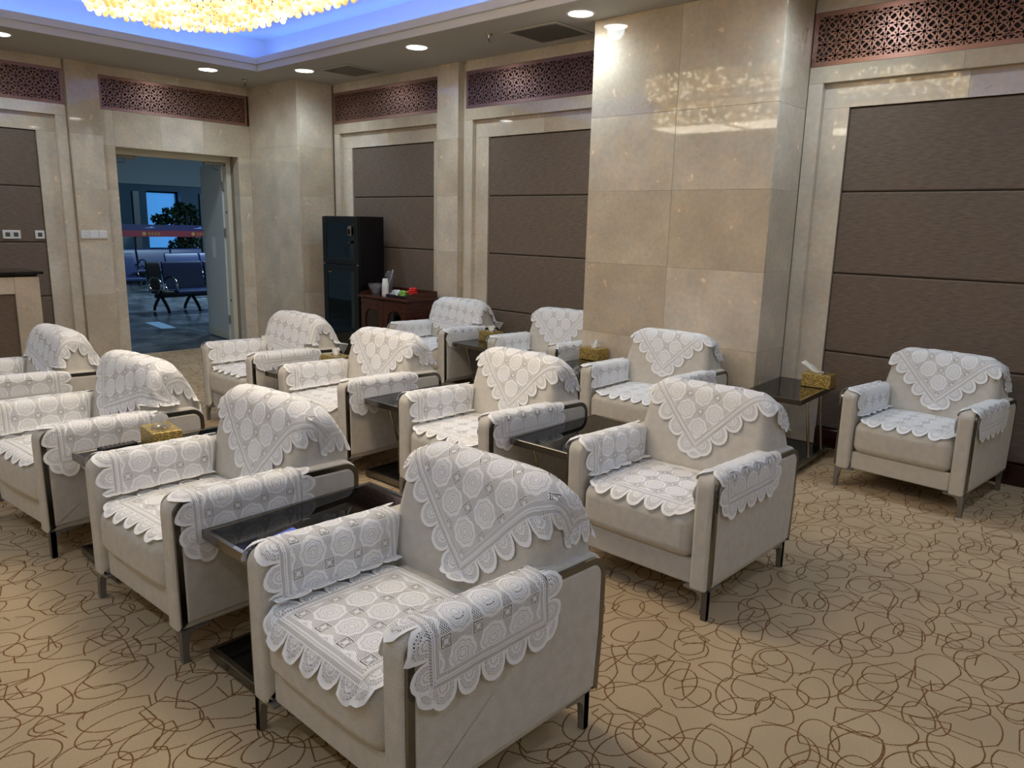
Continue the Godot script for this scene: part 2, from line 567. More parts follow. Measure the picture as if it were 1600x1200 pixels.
# ---- lace patterns: white thread, holes cut through
func make_lace_materials() -> void:
	var S := 256
	# field: big eight-petalled flower at the tile's corners, small square motif in the centre, net between
	var o := PackedByteArray(); o.resize(S * S * 4)
	for y in S:
		for x in S:
			var u := fposmod((x + 0.5) / S + 0.5, 1.0) - 0.5
			var v := fposmod((y + 0.5) / S + 0.5, 1.0) - 0.5
			var on := false
			var sh := 1.0
			var r := Vector2(u, v).length()
			var an := atan2(v, u)
			var edge := 0.395 + 0.050 * pow(absf(cos(4.0 * an)), 0.7)
			var sq := pow(pow(absf(u), 3.0) + pow(absf(v), 3.0), 1.0 / 3.0)
			var u2 := (x + 0.5) / S - 0.5
			var v2 := (y + 0.5) / S - 0.5
			var m2 := maxf(absf(u2), absf(v2))
			var dg := absf(absf(u2) - absf(v2))
			if r < edge:
				on = true
				var q := r - 0.05 * pow(absf(cos(4.0 * an + 0.4)), 0.8)
				if r > edge - 0.045: sh = 1.0
				elif absf(q - 0.285) < 0.014: sh = 0.84
				elif absf(q - 0.215) < 0.010: sh = 0.90
				else: sh = 0.98
				if absf(sq - 0.165) < 0.009: on = cos(16.0 * an) > 0.5
				if absf(sq - 0.085) < 0.010: sh = 0.82
			elif m2 < 0.18:
				on = m2 > 0.155 or m2 < 0.125
				sh = 0.97
				if absf(m2 - 0.075) < 0.014: sh = 0.86
				if m2 < 0.11 and m2 > 0.09 and dg > 0.03: on = false
			else:
				var k := 15.0
				var gx := absf(fposmod((u + v) * k, 1.0) - 0.5)
				var gy := absf(fposmod((u - v) * k, 1.0) - 0.5)
				on = gx > 0.28 or gy > 0.28 or dg < 0.03
				sh = 0.96
			var i := (y * S + x) * 4
			var c := int(255 * sh)
			o[i] = c; o[i + 1] = c; o[i + 2] = c; o[i + 3] = 255 if on else 0
	M.lace_field = lace_mat(tex(o, S, S, Image.FORMAT_RGBA8))
	# band: stripes and a net ladder
	o = PackedByteArray(); o.resize(S * S * 4)
	for y in S:
		for x in S:
			var u := (x + 0.5) / S
			var v := (y + 0.5) / S
			var on := true
			var sh := 1.0
			if v > 0.06 and v < 0.36:
				var gx := absf(fposmod(u * 14.0 + v * 5.0, 1.0) - 0.5)
				on = gx > 0.15
				sh = 0.94
			elif v > 0.48 and v < 0.58:
				on = absf(fposmod(u * 18.0, 1.0) - 0.5) > 0.22
			elif v > 0.66 and v < 0.95:
				var gx := absf(fposmod(u * 14.0 - v * 5.0, 1.0) - 0.5)
				var gy := absf(fposmod(v * 10.0, 1.0) - 0.5)
				on = gx > 0.30 or gy > 0.36
				sh = 0.94
			var i := (y * S + x) * 4
			var c := int(255 * sh)
			o[i] = c; o[i + 1] = c; o[i + 2] = c; o[i + 3] = 255 if on else 0
	M.lace_band = lace_mat(tex(o, S, S, Image.FORMAT_RGBA8))
	# scallop: u = angle 0..1, v = radius 0..1
	o = PackedByteArray(); o.resize(S * S * 4)
	for y in S:
		for x in S:
			var u := (x + 0.5) / S
			var v := (y + 0.5) / S
			var on := true
			var sh := 0.97 + 0.03 * cos(v * 30.0)
			var w := 0.03 * cos(u * TAU * 5.0)
			if absf(v + w - 0.28) < 0.035: on = absf(fposmod(u * 9.0, 1.0) - 0.5) > 0.2
			if absf(v + w - 0.50) < 0.03: on = absf(fposmod(u * 12.0, 1.0) - 0.5) > 0.22
			if absf(v + w - 0.70) < 0.03: on = absf(fposmod(u * 16.0, 1.0) - 0.5) > 0.26
			if absf(v + w - 0.61) < 0.025: sh = 0.86
			if v > 0.86: sh = 1.0
			var i := (y * S + x) * 4
			var c := int(255 * sh)
			o[i] = c; o[i + 1] = c; o[i + 2] = c; o[i + 3] = 255 if on else 0
	M.lace_lobe = lace_mat(tex(o, S, S, Image.FORMAT_RGBA8))

func lace_mat(t: Texture2D) -> StandardMaterial3D:
	var m := mat(rgb8(250, 250, 252), 0.85, 0.0, 0.25)
	m.albedo_texture = t
	m.transparency = BaseMaterial3D.TRANSPARENCY_ALPHA_SCISSOR
	m.alpha_scissor_threshold = 0.5
	m.cull_mode = BaseMaterial3D.CULL_DISABLED
	return m

# ---------------------------------------------------------------- the room
const ZL := -8.957    # face of the wall with the doorway
const XR := 5.518     # face of the panelled wall
const HC := 3.108     # soffit
const XW := -1.05
const ZS := 1.85
const XC := 5.04      # corner pier
const ZC := -7.9
const BX := 5.066     # big pier
const BZ0 := -3.775
const BZ1 := -2.245

# side 0: the doorway wall (u runs along x), side 1: the panelled wall (u runs along z); d is depth into the wall
func wlo(side: int, u: float, y: float, d: float) -> Vector3:
	return Vector3(u, y, ZL - d) if side == 0 else Vector3(XR + d, y, u)

func wbox(m: MB, side: int, u0: float, u1: float, y0: float, y1: float, d0: float, d1: float, b := 0.0) -> void:
	var a := wlo(side, u0, y0, d0)
	var c := wlo(side, u1, y1, d1)
	m.box(a.min(c), a.max(c), b)

var slab_turn := 0
func marble_piece(parent: Node3D, side: int, u0: float, u1: float, y0: float, y1: float, d0: float, d1: float, called := "marble_slab") -> void:
	var m := MB.new()
	wbox(m, side, u0, u1, y0, y1, d0, d1, 0.0008)
	slab_turn += 1
	part(called, m.mesh(), M[["marble", "marble_b", "marble", "marble_c"][slab_turn % 4]], parent)

const LEVELS := [0.0, 0.71, 1.27, 1.83, 2.39, HC]

func tiled(parent: Node3D, side: int, us: Array, ys: Array, d0: float, d1: float) -> void:
	for j in ys.size() - 1:
		for i in us.size() - 1:
			marble_piece(parent, side, us[i] + 0.0004, us[i + 1] - 0.0004, ys[j] + 0.0004, ys[j + 1] - 0.0004, d0, d1)

# marble frame in two steps round brown cloth panels, below a fretwork grille
func bay(parent: Node3D, side: int, u0: float, u1: float, open0 := true, open1 := true, split := []) -> void:
	var d1 := 0.13
	var w := 0.10 if open0 else 0.045
	var w2 := 0.10 if open1 else 0.045
	var a := u0 + (w if open0 else 0.03)
	var b := u1 - w2
	var n := maxi(1, int(round((u1 - u0) / 0.9)))
	for i in n:
		var p := lerpf(u0, u1, float(i) / n)
		var q := lerpf(u0, u1, float(i + 1) / n)
		marble_piece(parent, side, p + 0.0004, q - 0.0004, 3.014, HC, 0.0, d1)
		marble_piece(parent, side, p + 0.0004, q - 0.0004, 2.556, 2.664, 0.0, d1)
	# outer frame uprights
	for y in [[0.0, 1.27], [1.27, 2.555]]:
		marble_piece(parent, side, u0, a, y[0] + 0.0004, y[1] - 0.0004, 0.0, d1, "frame_upright")
		marble_piece(parent, side, b, u1, y[0] + 0.0004, y[1] - 0.0004, 0.0, d1, "frame_upright")
	# inner frame, set back
	var pa := u0 + (0.275 if open0 else 0.11)
	var pb := u1 - (0.14 if not open1 else 0.275)
	for y in [[0.0, 1.27], [1.27, 2.39]]:
		marble_piece(parent, side, a, pa, y[0] + 0.0004, y[1] - 0.0004, 0.05, d1, "inner_frame_upright")
		marble_piece(parent, side, pb, b, y[0] + 0.0004, y[1] - 0.0004, 0.05, d1, "inner_frame_upright")
	for i in n:
		marble_piece(parent, side, lerpf(a, b, float(i) / n) + 0.0004, lerpf(a, b, float(i + 1) / n) - 0.0004, 2.3905, 2.555, 0.05, d1, "inner_frame_rail")
	cloth_panels(parent, side, pa, pb, split)

func cloth_panels(parent: Node3D, side: int, pa: float, pb: float, split := []) -> void:
	var ys := [0.142, 0.71, 1.27, 1.83, 2.388]
	for j in 4:
		var us := [pa + 0.003, pb - 0.003]
		if j == 0 and split.size(): us = [us[0]] + split + [us[1]]
		for i in us.size() - 1:
			var m := MB.new()
			wbox(m, side, us[i] + (0.003 if i else 0.0), us[i + 1], ys[j] + 0.003, ys[j + 1] - 0.003, 0.062, 0.12, 0.009)
			part("cloth_panel", m.mesh(), M.cloth, parent)
	var m := MB.new()
	wbox(m, side, pa, pb, 0.0, 2.39, 0.085, 0.13)
	part("panel_backing", m.mesh(), M.gap, parent)
	m = MB.new()
	wbox(m, side, pa, pb, 0.0, 0.137, 0.045, 0.1, 0.004)
	part("skirting", m.mesh(), M.base, parent)

func build_shell() -> void:
	# floor
	struct("floor", box1(Vector3(XW - 0.2, -0.2, ZL), Vector3(XR + 0.3, 0, ZS + 0.2)), M.carpet, "beige carpet with brown looped line pattern")
	# doorway wall core with a hole for the doorway
	var m := MB.new()
	m.box(Vector3(XW - 0.2, 0, ZL - 0.20), Vector3(3.449, 3.7, ZL - 0.13))
	m.box(Vector3(4.873, 0, ZL - 0.20), Vector3(XR + 0.3, 3.7, ZL - 0.13))
	m.box(Vector3(3.449, 2.297, ZL - 0.20), Vector3(4.873, 3.7, ZL - 0.13))
	var wl := struct("wall_left", m.mesh(), M.joint, "beige marble wall with the open doorway")
	# panelled wall core
	m = MB.new()
	m.box(Vector3(XR + 0.13, 0, ZL - 0.2), Vector3(XR + 0.3, 3.7, ZS + 0.2))
	var wr := struct("wall_right", m.mesh(), M.joint, "marble wall with framed brown cloth panels")
	# unseen sides
	var m2 := MB.new()
	m2.box(Vector3(XW - 0.2, 0, ZL), Vector3(XW, 3.7, ZS + 0.2))
	struct("wall_far", m2.mesh(), M.marble_b)
	m2 = MB.new()
	m2.box(Vector3(XW, 0, ZS), Vector3(XR + 0.13, 3.7, ZS + 0.2))
	struct("wall_near", m2.mesh(), M.marble_c)
	# --- doorway wall: bay at the left
	bay(wl, 0, 0.55, 2.985, true, true)
	marble_piece(wl, 0, 2.985, 3.0, 0, HC, 0.02, 0.13)
	tiled(wl, 0, [3.0, 3.318], LEVELS, -0.03, 0.13)
	bay(wl, 0, -1.0, 0.22, true, true)
	tiled(wl, 0, [0.22, 0.55], LEVELS, -0.03, 0.13)
	# doorway surround
	tiled(wl, 0, [3.318, 3.449], [0.0, 0.71, 1.27, 1.83, 2.297], 0.0, 0.2)
	tiled(wl, 0, [4.873, XC], [0.0, 0.71, 1.27, 1.83, 2.297], 0.0, 0.2)
	tiled(wl, 0, [3.318, 3.449, 3.95, 4.45, XC], [2.297, 2.664], 0.0, 0.2)
	tiled(wl, 0, [3.318, 4.2, XC], [3.014, HC], 0.0, 0.13)
	# --- corner pier
	for j in 5:
		for z in [[-8.957, -8.43], [-8.43, ZC]]:
			part("marble_slab", box1(Vector3(XC, LEVELS[j] + 0.0004, z[0] + 0.0004), Vector3(XC + 0.03, LEVELS[j + 1] - 0.0004, z[1] - 0.0004), 0.0008), M[["marble_b", "marble", "marble_c"][(j + int(z[0])) % 3 + 0 if (j + int(z[0])) % 3 >= 0 else 0]], wr)
		part("marble_slab", box1(Vector3(XC + 0.0306, LEVELS[j] + 0.0004, ZC - 0.03), Vector3(XR, LEVELS[j + 1] - 0.0004, ZC), 0.0008), M[["marble", "marble_c"][j % 2]], wr)
	# --- panelled wall
	bay(wr, 1, -7.871, -6.036, true, false)
	tiled(wr, 1, [-6.036, -5.729], LEVELS, -0.03, 0.13)
	marble_piece(wr, 1, -5.729, -5.655, 0, HC, 0.05, 0.13)
	bay(wr, 1, -5.655, -3.70, true, true, [-4.78])
	bay(wr, 1, -2.242, 0.62, true, true)
	tiled(wr, 1, [0.62, 1.85], LEVELS, 0.0, 0.13)
	# --- big pier: slabs with open joints
	for j in 5:
		for k in 2:
			part("marble_slab", box1(Vector3(BX, LEVELS[j] + 0.0004, [BZ0, -3.01][k] + 0.0004), Vector3(BX + 0.03, LEVELS[j + 1] - 0.0004, [-3.01, BZ1][k] - 0.0004), 0.002), M[["marble", "marble_b", "marble_c", "marble"][(j * 2 + k + j / 2) % 4]], wr)
		part("marble_slab", box1(Vector3(BX + 0.031, LEVELS[j] + 0.0004, BZ1 - 0.03), Vector3(XR, LEVELS[j + 1] - 0.0004, BZ1 - 0.001), 0.0008), M[["marble_b", "marble"][j % 2]], wr)
		part("marble_slab", box1(Vector3(BX + 0.031, LEVELS[j] + 0.0004, BZ0 + 0.001), Vector3(XR, LEVELS[j + 1] - 0.0004, BZ0 + 0.03), 0.0008), M[["marble_b", "marble"][j % 2]], wr)
	part("pier_core", box1(Vector3(BX + 0.02, 0, BZ0 + 0.01), Vector3(XR + 0.1, 3.3, BZ1 - 0.01)), M.joint, wr)
	part("pier_core", box1(Vector3(XC + 0.02, 0, ZL + 0.0), Vector3(XR + 0.1, 3.3, ZC - 0.01)), M.joint, wr)
	# --- grilles
	grille(0, 0.55, 2.985, "salmon-lit fretwork grille above the left wall panels", 0.03)
	grille(0, 3.32, 5.02, "brown fretwork grille above the open doorway", 0.03)
	grille(1, -7.871, -6.04, "brown fretwork grille above the panels behind the black fridge", 0.03)
	grille(1, -5.65, -3.78, "dark brown fretwork grille left of the big marble pier", 0.03)
	grille(1, -2.24, 0.6, "copper fretwork grille at top right above the panels", 0.03)
	build_ceiling()
	build_door()

func grille(side: int, u0: float, u1: float, label: String, rim: float) -> void:
	var g := thing("fretwork_grille", label, "grille", wlo(side, (u0 + u1) / 2, 2.665, 0.0), 0.0, "fretwork grilles under the ceiling")
	var off := g.position
	u0 += 0.0015
	u1 -= 0.0015
	var y0 := 2.6655
	var y1 := 3.0125
	var m := MB.new()
	# frame
	for e in [[u0, u1, y0, y0 + rim], [u0, u1, y1 - rim, y1], [u0, u0 + rim, y0 + rim, y1 - rim], [u1 - rim, u1, y0 + rim, y1 - rim]]:
		wbox(m, side, e[0], e[1], e[2], e[3], 0.0, 0.012)
	_shift(m, off)
	part("rim", m.mesh(), M.copper, g)
	m = MB.new()
	wbox(m, side, u0, u1, y0, y1, 0.022, 0.035)
	_shift(m, off)
	part("backing", m.mesh(), M.dark_back, g)
	# fretwork: equal rings about the nodes of a square net and about the middles of its cells
	m = MB.new()
	var p := 0.155
	var cols := int((u1 - u0) / p) + 3
	var lo := Vector2(u0 + rim - 0.004, y0 + rim - 0.004)
	var hi := Vector2(u1 - rim + 0.004, y1 - rim + 0.004)
	for j in range(-1, 6):
		for i in range(-1, cols):
			var c := Vector2(u0 + 0.079 + p * (i + (0.5 if j % 2 else 0.0)), y0 + 0.062 + p / 2 * j)
			ring(m, side, c, Vector2.ONE * p * 0.468, 0.0047, lo, hi, 28, 0.0016)
			ring(m, side, c + Vector2(p / 2, 0), Vector2.ONE * p * 0.5, 0.0049, lo, hi, 32, 0.001)
			if c.x > lo.x + 0.01 and c.x < hi.x - 0.01 and c.y > lo.y + 0.01 and c.y < hi.y - 0.01:
				ring(m, side, c, Vector2.ONE * 0.006, 0.006, lo, hi, 10, 0.0008)
	_shift(m, off)
	part("fretwork", m.mesh(), M.copper, g)

func _shift(m: MB, off: Vector3) -> void:
	for i in m.v.size():
		m.v[i] -= off

func ring(m: MB, side: int, c: Vector2, r: Vector2, w: float, lo: Vector2, hi: Vector2, seg: int, d: float) -> void:
	for k in seg:
		var a := TAU * k / seg
		var b := TAU * (k + 1) / seg
		bar(m, side, c + Vector2(cos(a), sin(a)) * r, c + Vector2(cos(b), sin(b)) * r, w, lo, hi, d)

func bar(m: MB, side: int, a: Vector2, b: Vector2, w: float, lo: Vector2, hi: Vector2, d: float) -> void:
	var mid := (a + b) / 2
	if mid.x < lo.x or mid.x > hi.x or mid.y < lo.y or mid.y > hi.y: return
	a = a.clamp(lo, hi)
	b = b.clamp(lo, hi)
	var t := (b - a)
	if t.length() < 1e-5: return
	t = t.normalized()
	var s := Vector2(-t.y, t.x) * w
	a -= t * 0.001
	b += t * 0.001
	var f := []
	var k := []
	for q in [a - s, b - s, b + s, a + s]:
		f.append(wlo(side, q.x, q.y, d))
		k.append(wlo(side, q.x, q.y, d + 0.006))
	if side == 0:
		m.quad(f[0], f[1], f[2], f[3])
		m.quad(f[1], f[0], k[0], k[1])
		m.quad(f[3], f[2], k[2], k[3])
	else:
		m.quad(f[0], f[1], f[2], f[3])
		m.quad(f[1], f[0], k[0], k[1])
		m.quad(f[3], f[2], k[2], k[3])

const TX1 := 4.56
const TX0 := -0.10
const TZ0 := -7.88
const TZ1 := 0.78

func ring_boxes(m: MB, x0: float, x1: float, z0: float, z1: float, out: float, y0: float, y1: float) -> void:
	m.box(Vector3(x0 - out, y0, z0 - out), Vector3(x0, y1, z1 + out))
	m.box(Vector3(x1, y0, z0 - out), Vector3(x1 + out, y1, z1 + out))
	m.box(Vector3(x0, y0, z0 - out), Vector3(x1, y1, z0))
	m.box(Vector3(x0, y0, z1), Vector3(x1, y1, z1 + out))

func build_ceiling() -> void:
	var m := MB.new()
	# soffit ring
	m.box(Vector3(XW - 0.1, HC, ZL - 0.15), Vector3(TX0, HC + 0.06, ZS + 0.1))
	m.box(Vector3(TX1, HC, ZL - 0.15), Vector3(XR + 0.2, HC + 0.06, ZS + 0.1))
	m.box(Vector3(TX0, HC, ZL - 0.15), Vector3(TX1, HC + 0.06, TZ0))
	m.box(Vector3(TX0, HC, TZ1), Vector3(TX1, HC + 0.06, ZS + 0.1))
	var c := struct("ceiling", m.mesh(), M.paint, "lowered ceiling border round a blue-lit recess")
	m = MB.new()
	ring_boxes(m, TX0 + 0.025, TX1 - 0.025, TZ0 + 0.025, TZ1 - 0.025, 0.05, HC + 0.068, HC + 0.132)
	part("cove_lip", m.mesh(), M.paint_white, c)
	m = MB.new()
	ring_boxes(m, TX0 - 0.001, TX1 + 0.001, TZ0 - 0.001, TZ1 + 0.001, 0.05, HC + 0.002, HC + 0.066)
	for i in m.v.size(): m.v[i].x = clampf(m.v[i].x, TX0 - 0.05, TX1 + 0.05)
	ring_boxes(m, TX0 + 0.002, TX1 - 0.002, TZ0 + 0.002, TZ1 - 0.002, 0.004, HC + 0.0005, HC + 0.062)
	part("fascia", m.mesh(), M.paint_white, c)
	m = MB.new()
	var o := 0.24
	ring_boxes(m, TX0 - o, TX1 + o, TZ0 - o, TZ1 + o, 0.08, HC + 0.05, 3.52)
	m.box(Vector3(TX0 - o - 0.08, 3.49, TZ0 - o - 0.08), Vector3(TX1 + o + 0.08, 3.6, TZ1 + o + 0.08))
	part("recess", m.mesh(), M.paint_white, c)
	# outer roof so that no sky enters
	part("roof_slab", box1(Vector3(XW - 0.3, 3.62, ZL - 0.3), Vector3(XR + 0.4, 3.75, ZS + 0.3)), M.paint_white, c)
	# blue LED strip lying in the cove, with its light
	var s := thing("cove_led_strip", "blue LED strip hidden in the ceiling recess cove", "light strip")
	for e in [[Vector3(TX0 - 0.13, 3.172, TZ0), Vector3(TX0 - 0.10, 3.182, TZ1)], [Vector3(TX1 + 0.10, 3.172, TZ0), Vector3(TX1 + 0.13, 3.182, TZ1)], [Vector3(TX0, 3.172, TZ0 - 0.13), Vector3(TX1, 3.182, TZ0 - 0.10)], [Vector3(TX0, 3.172, TZ1 + 0.10), Vector3(TX1, 3.182, TZ1 + 0.13)]]:
		part("strip", box1(e[0], e[1]), M.led, s)
		var l := AreaLight3D.new()
		l.name = "cove_light"
		var d: Vector3 = e[1] - e[0]
		l.area_size = Vector2(d.x, d.z)
		l.light_energy = 1.2 * maxf(d.x, d.z) / 6.0
		l.light_color = Color(0.40, 0.58, 1.0)
		l.area_range = 12.0
		l.area_attenuation = 2.0
		l.shadow_enabled = true
		l.position = (e[0] + e[1]) / 2 + Vector3(0, 0.008, 0)
		l.rotation.x = PI / 2
		s.add_child(l, true)
	# downlights
	var D := [
		[Vector3(4.83, HC, -7.40), "lit downlight in the ceiling corner over the marble pier"], [Vector3(4.83, HC, -5.59), "lit downlight in front of the middle right grille"], [Vector3(4.835, HC, -3.74), "lit downlight beside the top of the big marble pier"], [Vector3(4.83, HC, -1.9), "downlight over the right armchair, out of view"], [Vector3(4.83, HC, -0.05), ""],
		[Vector3(4.176, HC, -8.22), "lit downlight over the open doorway"], [Vector3(2.25, HC, -8.22), "lit downlight at the left edge of the picture"], [Vector3(0.4, HC, -8.22), ""],
		[Vector3(-0.55, HC, -6.4), ""], [Vector3(-0.55, HC, -4.3), ""], [Vector3(-0.55, HC, -2.2), ""], [Vector3(-0.55, HC, -0.1), ""],
		[Vector3(1.2, HC, 1.3), ""], [Vector3(3.2, HC, 1.3), ""]]
	var tpl: Node3D = null
	for e in D:
		var lab: String = e[1] if e[1] else "round downlight of the ceiling border behind the viewer"
		var dl := thing("downlight", lab, "downlight", e[0], 0.0, "round downlights in the ceiling border")
		var mm := MB.new()
		mm.lathe(Vector3.ZERO, [Vector2(0.086, -0.002), Vector2(0.105, -0.008), Vector2(0.112, 0.001)], 28)
		part("trim_ring", mm.mesh(), M.white, dl)
		mm = MB.new()
		mm.lathe(Vector3.ZERO, [Vector2(0.001, -0.0075), Vector2(0.05, -0.0068), Vector2(0.092, -0.004)], 28)
		part("diffuser", mm.mesh(), M.lamp, dl)
		var l := SpotLight3D.new()
		l.name = "lamp"
		l.position = Vector3(0, -0.03, 0)
		l.rotation.x = -PI / 2
		l.spot_angle = 84.0
		l.spot_angle_attenuation = 1.0
		l.spot_range = 12.0
		l.spot_attenuation = 2.0
		l.light_size = 0.07
		l.light_energy = DOWN_E
		l.light_color = Color(0.86, 0.94, 1.0)
		l.shadow_enabled = true
		dl.add_child(l)
	# air vents
	vent(4.885, 5.39, -4.58, -4.01, "slatted air vent in the ceiling border near the big marble pier")
	vent(4.885, 5.37, -7.24, -6.72, "slatted air vent in the ceiling border over the black fridge")
	for p in [[Vector3(4.872, HC, -4.724), "small sprinkler head in the ceiling beside the nearer air vent"], [Vector3(4.70, HC, -8.40), "small sprinkler head in the ceiling above the doorway corner"]]:
		var s2 := thing("sprinkler", p[1], "sprinkler", p[0], 0.0, "sprinkler heads")
		var mm := MB.new()
		mm.lathe(Vector3.ZERO, [Vector2(0.001, -0.012), Vector2(0.03, -0.010), Vector2(0.033, 0.0)], 16)
		part("plate", mm.mesh(), M.steel, s2)
		mm = MB.new()
		mm.lathe(Vector3.ZERO, [Vector2(0.001, -0.068), Vector2(0.022, -0.066), Vector2(0.022, -0.062), Vector2(0.007, -0.058), Vector2(0.009, -0.03), Vector2(0.012, -0.010)], 12)
		part("nozzle", mm.mesh(), M.steel, s2)

func vent(x0: float, x1: float, z0: float, z1: float, label: String) -> void:
	var c := Vector3((x0 + x1) / 2, HC, (z0 + z1) / 2)
	var v := thing("air_vent", label, "vent", c, 0.0, "ceiling air vents")
	var hx := (x1 - x0) / 2
	var hz := (z1 - z0) / 2
	var m := MB.new()
	var w := 0.035
	m.box(Vector3(-hx, -0.010, -hz), Vector3(hx, 0.0, -hz + w), 0.003)
	m.box(Vector3(-hx, -0.010, hz - w), Vector3(hx, 0.0, hz), 0.003)
	m.box(Vector3(-hx, -0.010, -hz + w), Vector3(-hx + w, 0.0, hz - w), 0.003)
	m.box(Vector3(hx - w, -0.010, -hz + w), Vector3(hx, 0.0, hz - w), 0.003)
	part("vent_frame", m.mesh(), M.paint, v)
	part("vent_backing", box1(Vector3(-hx + 0.01, -0.002, -hz + 0.01), Vector3(hx - 0.01, 0.004, hz - 0.01)), M.seam, v)
	var n := 17
	var sl := box1(Vector3(-hx + w, -0.009, -0.010), Vector3(hx - w, -0.0065, 0.010))
	for i in n:
		var s := part("slat", sl, M.paint, v)
		s.position.z = lerpf(-hz + w + 0.014, hz - w - 0.014, float(i) / (n - 1))
		s.rotation.x = 0.3

func build_door() -> void:
	# white frame behind the marble reveal, one leaf swung out into the hall
	var fr := MB.new()
	var z0 := ZL - 0.29
	var z1 := ZL - 0.2
	fr.box(Vector3(4.815, 0, z0), Vector3(4.873, 2.297, z1), 0.003)
	fr.box(Vector3(3.449, 0, z0), Vector3(3.50, 2.297, z1), 0.003)
	var d := struct("door_1", fr.mesh(), M.jamb, "white door frame with one leaf open into the hall")
	part("door_header", box1(Vector3(3.50, 2.225, z0), Vector3(4.815, 2.297, z1 + 0.02), 0.003), M.jamb, d)
	var leaf := part("door_leaf", rbox1(Vector3(-0.022, 0.012, -0.70), Vector3(0.022, 2.215, 0.0), 0.004, 1), M.door_white, d)
	leaf.position = Vector3(4.82, 0, z0 - 0.01)
	leaf.rotation.y = -0.10
	part("kick_plate", box1(Vector3(-0.0235, 0.02, -0.69), Vector3(-0.022, 0.12, -0.01)), M.jamb, leaf)
	part("leaf_pane", rbox1(Vector3(-0.0235, 1.05, -0.42), Vector3(-0.0215, 1.32, -0.30), 0.001, 1), M.white, leaf)
	var hm := MB.new()
	for y in [0.28, 1.38, 1.95]:
		var h := part("hinge", rbox1(Vector3(-0.03, -0.055, -0.014), Vector3(0.03, 0.055, 0.016), 0.005, 1), M.leg, d)
		h.position = Vector3(4.825, y, z0 + 0.0)
		var k := part("latch_hole", rbox1(Vector3(-0.004, -0.012, -0.012), Vector3(0.0, 0.012, 0.012), 0.003, 1), M.gap, d)
		k.position = Vector3(4.815, y + 0.25, z0 + 0.05)
	# door closers under the header
	for e in [[3.52, 3.74, 1.0], [4.55, 4.78, -1.0]]:
		var dc := MB.new()
		dc.rbox(Vector3(e[0], 2.185, z1 - 0.06), Vector3(e[1], 2.225, z1 - 0.015), 0.006, 2)
		var xm: float = (e[0] + e[1]) / 2
		dc.tube(PackedVector3Array([Vector3(xm, 2.18, z1 - 0.04), Vector3(xm, 2.15, z1 - 0.04), Vector3(xm - 0.12 * float(e[2]), 2.145, z1 - 0.16)]), 0.008, 6)
		part("door_closer", dc.mesh(), M.leg, d)
	# stone reveals of the doorway
	part("reveal_cap", box1(Vector3(3.449, 2.29, ZL - 0.2), Vector3(4.873, 2.297, ZL - 0.001)), M.marble_c, d)

# ---------------------------------------------------------------- armchairs
# a chair's own axes: x runs from the front (0) to the back (0.8), y up, z towards its own left-hand... the picture's right side
func round_poly(pts: PackedVector2Array, times := 2) -> PackedVector2Array:
	for k in times:
		var o := PackedVector2Array()
		for i in pts.size():
			var a := pts[i]
			var b := pts[(i + 1) % pts.size()]
			o.append(a.lerp(b, 0.25))
			o.append(a.lerp(b, 0.75))
		pts = o
	return pts

func corner_arc(out: PackedVector2Array, c: Vector2, r: float, a0: float, a1: float, n := 6) -> void:
	for i in n + 1:
		var a := lerpf(a0, a1, float(i) / n)
		out.append(c + Vector2(cos(a), sin(a)) * r)

# side outline of the arm, shrunk by e; counter-clockwise seen from +z
func arm_outline(e: float) -> PackedVector2Array:
	var o := PackedVector2Array()
	var r := maxf(0.012, 0.075 - e)
	var r2 := maxf(0.012, 0.055 - e)
	var yb := 0.122 + e
	var yf := 0.612 - e
	var yr := 0.590 - e
	o.append(Vector2(e + 0.004, yb + 0.006))
	o.append(Vector2(e + 0.006, yb + 0.001))
	o.append(Vector2(e + 0.012, yb))
	o.append(Vector2(0.775 - e, yb - 0.012))
	o.append(Vector2(0.783 - e, yb - 0.009))
	o.append(Vector2(0.7855 - e, yb - 0.002))
	o.append(Vector2(0.7995 - e, 0.33))
	o.append(Vector2(0.800 - e, 0.35))
	o.append(Vector2(0.800 - e, yr - r - 0.006))
	corner_arc(o, Vector2(0.800 - e - r, yr - r), r, 0.0, PI / 2 - 0.03, 7)
	corner_arc(o, Vector2(e + r2, yf - r2), r2, PI / 2, PI, 6)
	o.append(Vector2(e + 0.0003, yf - r2 - 0.008))
	o.append(Vector2(e + 0.0036, yb + 0.014))
	return o

func back_outline() -> PackedVector2Array:
	return round_poly(PackedVector2Array([Vector2(0.46, 0.16), Vector2(0.79, 0.13), Vector2(0.803, 0.42), Vector2(0.795, 0.60), Vector2(0.735, 0.765), Vector2(0.69, 0.828), Vector2(0.60, 0.832), Vector2(0.555, 0.78), Vector2(0.50, 0.45)]), 3)

const ARM_IN := 0.281
const ARM_OUT := 0.376
const BACK_W := 0.335

# the back narrows towards the top and its upper corners are well rounded
func back_warp(p: Vector3) -> Vector3:
	var t := smoothstep(0.50, 0.84, p.y)
	var e := clampf(absf(p.z) / BACK_W, 0.0, 1.0)
	return Vector3(p.x, p.y - 0.055 * t * pow(e, 8.0) - 0.004 * t * e * e, p.z * (1.0 - 0.075 * t))

